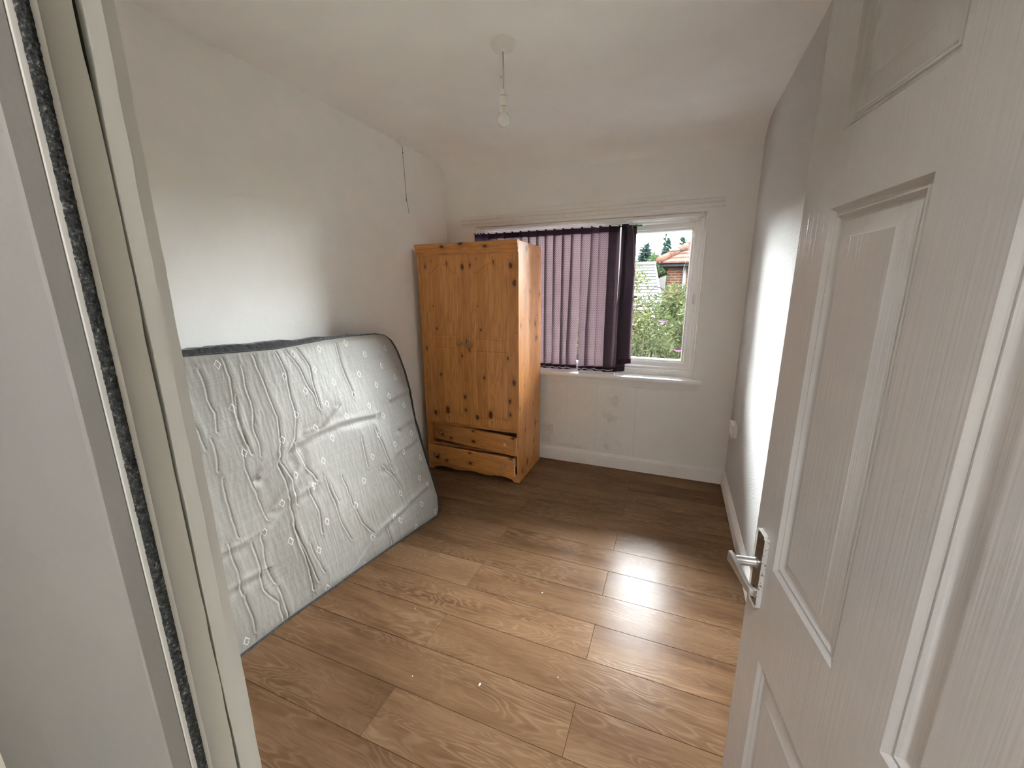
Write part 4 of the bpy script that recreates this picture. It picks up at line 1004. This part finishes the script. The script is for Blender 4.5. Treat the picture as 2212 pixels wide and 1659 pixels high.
# ================================================================== OUTSIDE
GZ = -2.7
gd = boxo('garden_ground', (-40, 30, YB+0.3, 90, GZ-0.1, GZ), M['grass']); struct(gd, 'lawn and gardens below the window')
# unseen pale slab added under the window to bounce daylight indoors
fr_ = boxo('bounce_slab', (-2.2, 1.5, YB+0.16, 4.30, 0.36, 0.46), M['bounce_pale']); struct(fr_, 'unseen pale slab added to bounce daylight up through the window')
boxo('bounce_slab_wall', (-2.2, 1.5, 4.18, 4.28, GZ, 0.36), M['brick'], fr_)  # wall under the added slab, also unseen
def leaf_cloud(name, centres, radii, n, size, m, parent, seed, droop=0.3, aspect=0.32, curl=True, rng=(0.75, 1.05)):
    rs = np.random.RandomState(seed)
    c = np.array(centres); r = np.array(radii); w = (r.prod(1))**(2/3.0); w = w/w.sum()
    k = rs.choice(len(c), n, p=w)
    d = rs.randn(n, 3); d /= np.linalg.norm(d, axis=1, keepdims=True)
    pos = c[k] + d*r[k]*rs.uniform(rng[0], rng[1], (n, 1))
    ax = d*0.8 + rs.randn(n, 3)*0.7; ax[:, 2] -= droop; ax /= np.linalg.norm(ax, axis=1, keepdims=True)
    sd = np.cross(ax, rs.randn(n, 3)); sd /= np.linalg.norm(sd, axis=1, keepdims=True)
    L = size*rs.uniform(0.6, 1.25, (n, 1)); W = L*aspect
    nn = np.cross(ax, sd)
    base = pos; mid1 = pos+ax*L*0.45+sd*W*0.5; mid2 = pos+ax*L*0.45-sd*W*0.5; tip = pos+ax*L-nn*L*0.22
    V_ = np.stack([base, mid1, tip, mid2], 1).reshape(-1, 3)
    me = bpy.data.meshes.new(name); me.vertices.add(n*4); me.vertices.foreach_set('co', V_.reshape(-1).astype(np.float32))
    me.loops.add(n*4); me.loops.foreach_set('vertex_index', np.arange(n*4, dtype=np.int32))
    me.polygons.add(n); me.polygons.foreach_set('loop_start', (np.arange(n)*4).astype(np.int32)); me.polygons.foreach_set('loop_total', np.full(n, 4, np.int32))
    me.update(calc_edges=True)
    o = finish(name, me, m, parent); o['kind'] = 'stuff'; return o
# buddleia close to the window
bud = empty('buddleia_bush', (-0.45, 5.0, GZ)); tag(bud, 'large overgrown buddleia bush with drooping brown flower spikes, nearest the window', 'bush')
rs = np.random.RandomState(3); cc = []; rr = []
for i in range(60):
    x = rs.uniform(-1.9, 0.95); y = rs.uniform(-0.5, 0.6); topz = 1.46 - 0.05*abs(x-0.45)**1.5 + rs.uniform(-0.3, 0.12) - 0.35*(x < -0.05)*min(1, abs(x+0.05))
    cc.append((x, y, rs.uniform(0.0, 1.0)*(topz+1.0)-1.0-GZ)); rr.append((0.30, 0.26, 0.26))
leaf_cloud('foliage', cc, rr, 48000, 0.085, M['leaf'], bud, 5, 0.5, 0.30, rng=(0.2, 1.1))
bm = bmesh.new()
for i in range(26):
    x = rs.uniform(-1.5, 0.9); z = rs.uniform(0.3, 1.0)
    tube(bm, [(0.3*x, 0.1, 0.0), (0.6*x, 0.0, 1.6), (x*0.9, 0.0, 2.9), (x, rs.uniform(-0.3, 0.2), z-GZ)], [0.03, 0.02, 0.010, 0.004], 5)
obj('stems', bm, M['bark'], bud, smooth=180)
spk = [(-0.10,1.46,0.20),(0.02,1.40,0.16),(-0.30,1.22,0.22),(-0.22,1.12,0.30),(0.20,1.36,0.22),(0.34,1.30,0.20),(0.10,1.20,0.2),(0.28,1.10,0.22),(-0.05,1.28,0.22),(0.40,1.44,0.18),(-0.36,1.02,0.28),(0.05,1.02,0.2),(0.45,1.16,0.2),(-0.55,1.1,0.2),(-0.8,1.0,0.2),(-1.1,0.95,0.2)]
for i, (x, z, L) in enumerate(spk):
    a = rs.uniform(-0.7, 0.7); bm = bmesh.new(); sgn = 1 if a > 0 else -1
    pts = [(x+0.45-0.2, -0.35+rs.uniform(-.1,.1), z-GZ-L*0.8), (x+0.25+sgn*0.02, -0.36, z-GZ-L*0.25), (x+0.25+sgn*0.07, -0.37, z-GZ), (x+0.25+sgn*0.13, -0.38, z-GZ-0.01), (x+0.25+sgn*0.18, -0.38, z-GZ-0.06)]
    tube(bm, pts, [0.002, 0.003, 0.0045, 0.005, 0.0015], 6); obj('flower_spike', bm, M['spent'], bud, smooth=180)
for (x, z) in ((-0.12+0.45, 1.10), (0.055+0.45, 0.80)):
    bm = bmesh.new(); tube(bm, [(x-0.05, -0.42, z-GZ+0.01), (x, -0.43, z-GZ), (x+0.05, -0.43, z-GZ+0.015)], [0.005, 0.011, 0.003], 7); o = obj('fresh_flower', bm, M['mauve'], bud, smooth=180); o['label'] = 'mauve flower head'
# yellow-green shrub behind on the left
sh_ = empty('leafy_shrub', (-1.05, 7.0, GZ)); tag(sh_, 'yellow-green leafy shrub behind the buddleia, in front of the grey roof', 'bush')
cc = [(rs.uniform(-1.6, 1.5), rs.uniform(-0.4, 0.4), rs.uniform(2.2, 4.40)-0.25*abs(i%5-2)) for i in range(52)]
leaf_cloud('foliage', cc, [(0.30, 0.3, 0.28)]*52, 22000, 0.065, M['leaf2'], sh_, 8, 0.1, 0.5, rng=(0.3, 1.1))
bm = bmesh.new()
for i in range(8): tube(bm, [(0.1*i-0.4, 0, 0), (0.2*i-0.9, 0, 2.0), (0.3*i-1.3, 0, 3.6)], [0.04, 0.02, 0.006], 6)
obj('stems', bm, M['bark'], sh_, smooth=180)
# neighbour's outbuilding with a grey tiled roof
out_ = empty('grey_roofed_house', (-2.5, 10.0, GZ)); tag(out_, 'neighbouring house with a pale grey tiled roof, left in the window view', 'house')
boxo('wall', (-3.2, 1.80, 0.6, 2.8, 0.0, 3.6), M['render'], out_)
# roof slope facing the viewer with sloping right verge
NR = 20; zt, zb_ = 4.80, 3.10
for i in range(NR):
    a0 = i/NR; a1 = (i+1)/NR
    def edge_x(a): return 1.82 + (1-a)*0.55*0.95
    bm = bmesh.new(); z0 = zb_+(zt-zb_)*a0; z1 = zb_+(zt-zb_)*a1; y0 = 0.0+2.6*a0; y1 = 0.0+2.6*a1
    vs = [(-3.4, y0-0.02, z0+0.018), (edge_x(a0), y0-0.02, z0+0.018), (edge_x(a1), y1, z1+0.004), (-3.4, y1, z1+0.004)]
    A = [bm.verts.new(p) for p in vs]; B = [bm.verts.new((p[0], p[1]+0.03, p[2]-0.035)) for p in vs]
    bm.faces.new(A); bm.faces.new(B[::-1])
    for k_ in range(4): bm.faces.new((A[k_], B[k_], B[(k_+1)%4], A[(k_+1)%4]))
    obj('tile_course', bm, M['greytile'], out_)
bm = bmesh.new(); tube(bm, [(-3.4, 2.62, zt+0.03), (1.86, 2.62, zt+0.03)], 0.07, 8); tube(bm, [(edge_x(0)+0.01, -0.02, zb_+0.01), (edge_x(1)+0.01, 2.6, zt+0.01)], 0.03, 6); obj('ridge', bm, M['greytile'], out_)
# brick house with hipped red roof
bh = empty('brick_house', (-0.36, 14.0, GZ)); tag(bh, 'red brick house with a hipped red tile roof at the right of the window view', 'house')
H_e = 2.13-GZ
boxo('brick_wall', (0.0, 7.0, 0.15, 8.0, 0.0, H_e+0.05), M['brick'], bh)
boxo('fascia', (-0.24, 7.2, -0.22, -0.12, H_e-0.02, H_e+0.10), M['fascia'], bh)
boxo('soffit', (-0.24, 7.2, -0.20, 0.2, H_e-0.02, H_e+0.0), M['fascia'], bh)
ex, ey, ez, hx, hy, hz = -0.26, -0.26, H_e+0.10, 3.4, 4.0, H_e+2.35
NRW = 16
for i in range(NRW):
    a0, a1 = i/NRW, (i+1)/NRW; bm = bmesh.new()
    P0 = Vector((ex+(hx-ex)*a0, ey+(hy-ey)*a0, ez+(hz-ez)*a0)); P1 = Vector((ex+(hx-ex)*a1, ey+(hy-ey)*a1, ez+(hz-ez)*a1))
    Q0 = Vector((7.3, P0.y, P0.z)); Q1 = Vector((7.3, P1.y, P1.z))
    A = [bm.verts.new(p) for p in (P0+Vector((0,-0.03,0.03)), Q0+Vector((0,-0.03,0.03)), Q1, P1)]; bm.faces.new(A)
    B = [bm.verts.new(p) for p in (P0+Vector((-0.03,0,0.03)), P1, Vector((P1.x, 8.2, P1.z)), Vector((P0.x, 8.2, P0.z+0.03)))]; bm.faces.new(B)
    C_ = [bm.verts.new(p) for p in (P0+Vector((0,-0.03,-0.02)), Q0+Vector((0,-0.03,-0.02)))]; bm.faces.new((A[0], A[1], C_[1], C_[0]))
    obj('tile_course', bm, M['redtile'], bh, recalc=False)
for i in range(14):
    a0, a1 = i/14, (i+1.08)/14; bm = bmesh.new()
    q = lambda a: (ex+(hx-ex)*a, ey+(hy-ey)*a-0.01, ez+(hz-ez)*a+0.05)
    tube(bm, [q(a0), q(a1)], [0.125, 0.105], 10); obj('hip_tile', bm, M['redtile'], bh, smooth=180)
bm = bmesh.new(); tube(bm, [(0.50, 0.05, H_e-0.0), (0.52, 0.05, 0.0)], 0.05, 10); obj('downpipe', bm, M['whitepipe'], bh, smooth=180)
# low lean-to roof to its left
bm = bmesh.new(); A = [bm.verts.new(p) for p in ((-1.6, -0.9, 3.95), (0.0, -0.9, 4.62), (0.0, 0.6, 4.62), (-1.6, 0.6, 3.95))]; bm.faces.new(A)
B = [bm.verts.new(p) for p in ((-1.6, -0.9, 3.88), (0.0, -0.9, 4.52), (0.0, -0.9, 0.0), (-1.6, -0.9, 0.0))]; bm.faces.new(B)
obj('side_gable', bm, M['render'], bh, recalc=False)
# trees behind
def tree(name, loc, h, w, m, label, seed, conical=False, n=9000, size=0.3, base=0.35):
    r_ = empty(name, loc); tag(r_, label, 'tree', None); q = np.random.RandomState(seed); cc = []; rr = []
    for i in range(26):
        u = q.uniform(0, 1); zz_ = h*(base+(1-base)*u)
        ww = w*((1-u)**0.75+0.06) if conical else w*math.sin(PI*min(0.98, 0.12+u*0.86))**0.6
        a = q.uniform(0, 2*PI); k_ = q.uniform(0, 0.75)
        cc.append((ww*k_*math.cos(a), ww*k_*math.sin(a), zz_)); rr.append((max(0.12, ww*0.38),)*2+(h*0.05+0.1,))
    leaf_cloud('crown', cc, rr, n, size, m, r_, seed+1, 0.2, 0.42, rng=(0.3, 1.1))
    bm = bmesh.new(); tube(bm, [(0,0,0), (0,0,h*0.6), (0,0,h*0.97)], [0.16, 0.09, 0.02], 7); obj('trunk', bm, M['bark'], r_, smooth=180)
tree('broadleaf_tree', (-1.42, 25.5, GZ), 6.1, 1.25, M['leaf3'], 'pale green broadleaf tree between the grey roof and the brick house', 21, n=12000, size=0.26, base=0.1)
for i, (x, y, h, w) in enumerate(((-2.27, 30, 6.85, 0.85), (-1.0, 34, 7.70, 1.05), (0.067, 38, 7.95, 1.2))):
    tree('conifer', (x, y, GZ), h, w, M['conifer'], ('dark feathery conifer rising behind the grey roof', 'tallest blue-green conifer behind the pale broadleaf tree', 'blue-green conifer behind the red hipped roof')[i], 40+i*3, True, 3600, 0.36, 0.45)
tl = empty('tree_belt', (-2.0, 43.0, GZ)); tag(tl, 'hazy blue-green belt of distant trees along the skyline', 'trees', kind='stuff')
cc = [(rs.uniform(-14, 14), rs.uniform(-1, 1), rs.uniform(3.4, 6.5)) for i in range(150)]
leaf_cloud('crowns', cc, [(1.1, 0.8, 0.85)]*150, 26000, 0.45, M['conifer'], tl, 77, 0.1, 0.5, rng=(0.3, 1.05))
bm = bmesh.new(); tube(bm, [(-6, 0, 2.60-GZ), (-3, 0, 2.555-GZ), (-1, 0, 2.555-GZ), (1.2, -0.0, 2.60-GZ)], 0.013, 5)
obj('overhead_wire', bm, M['fascia'], bh, smooth=180)
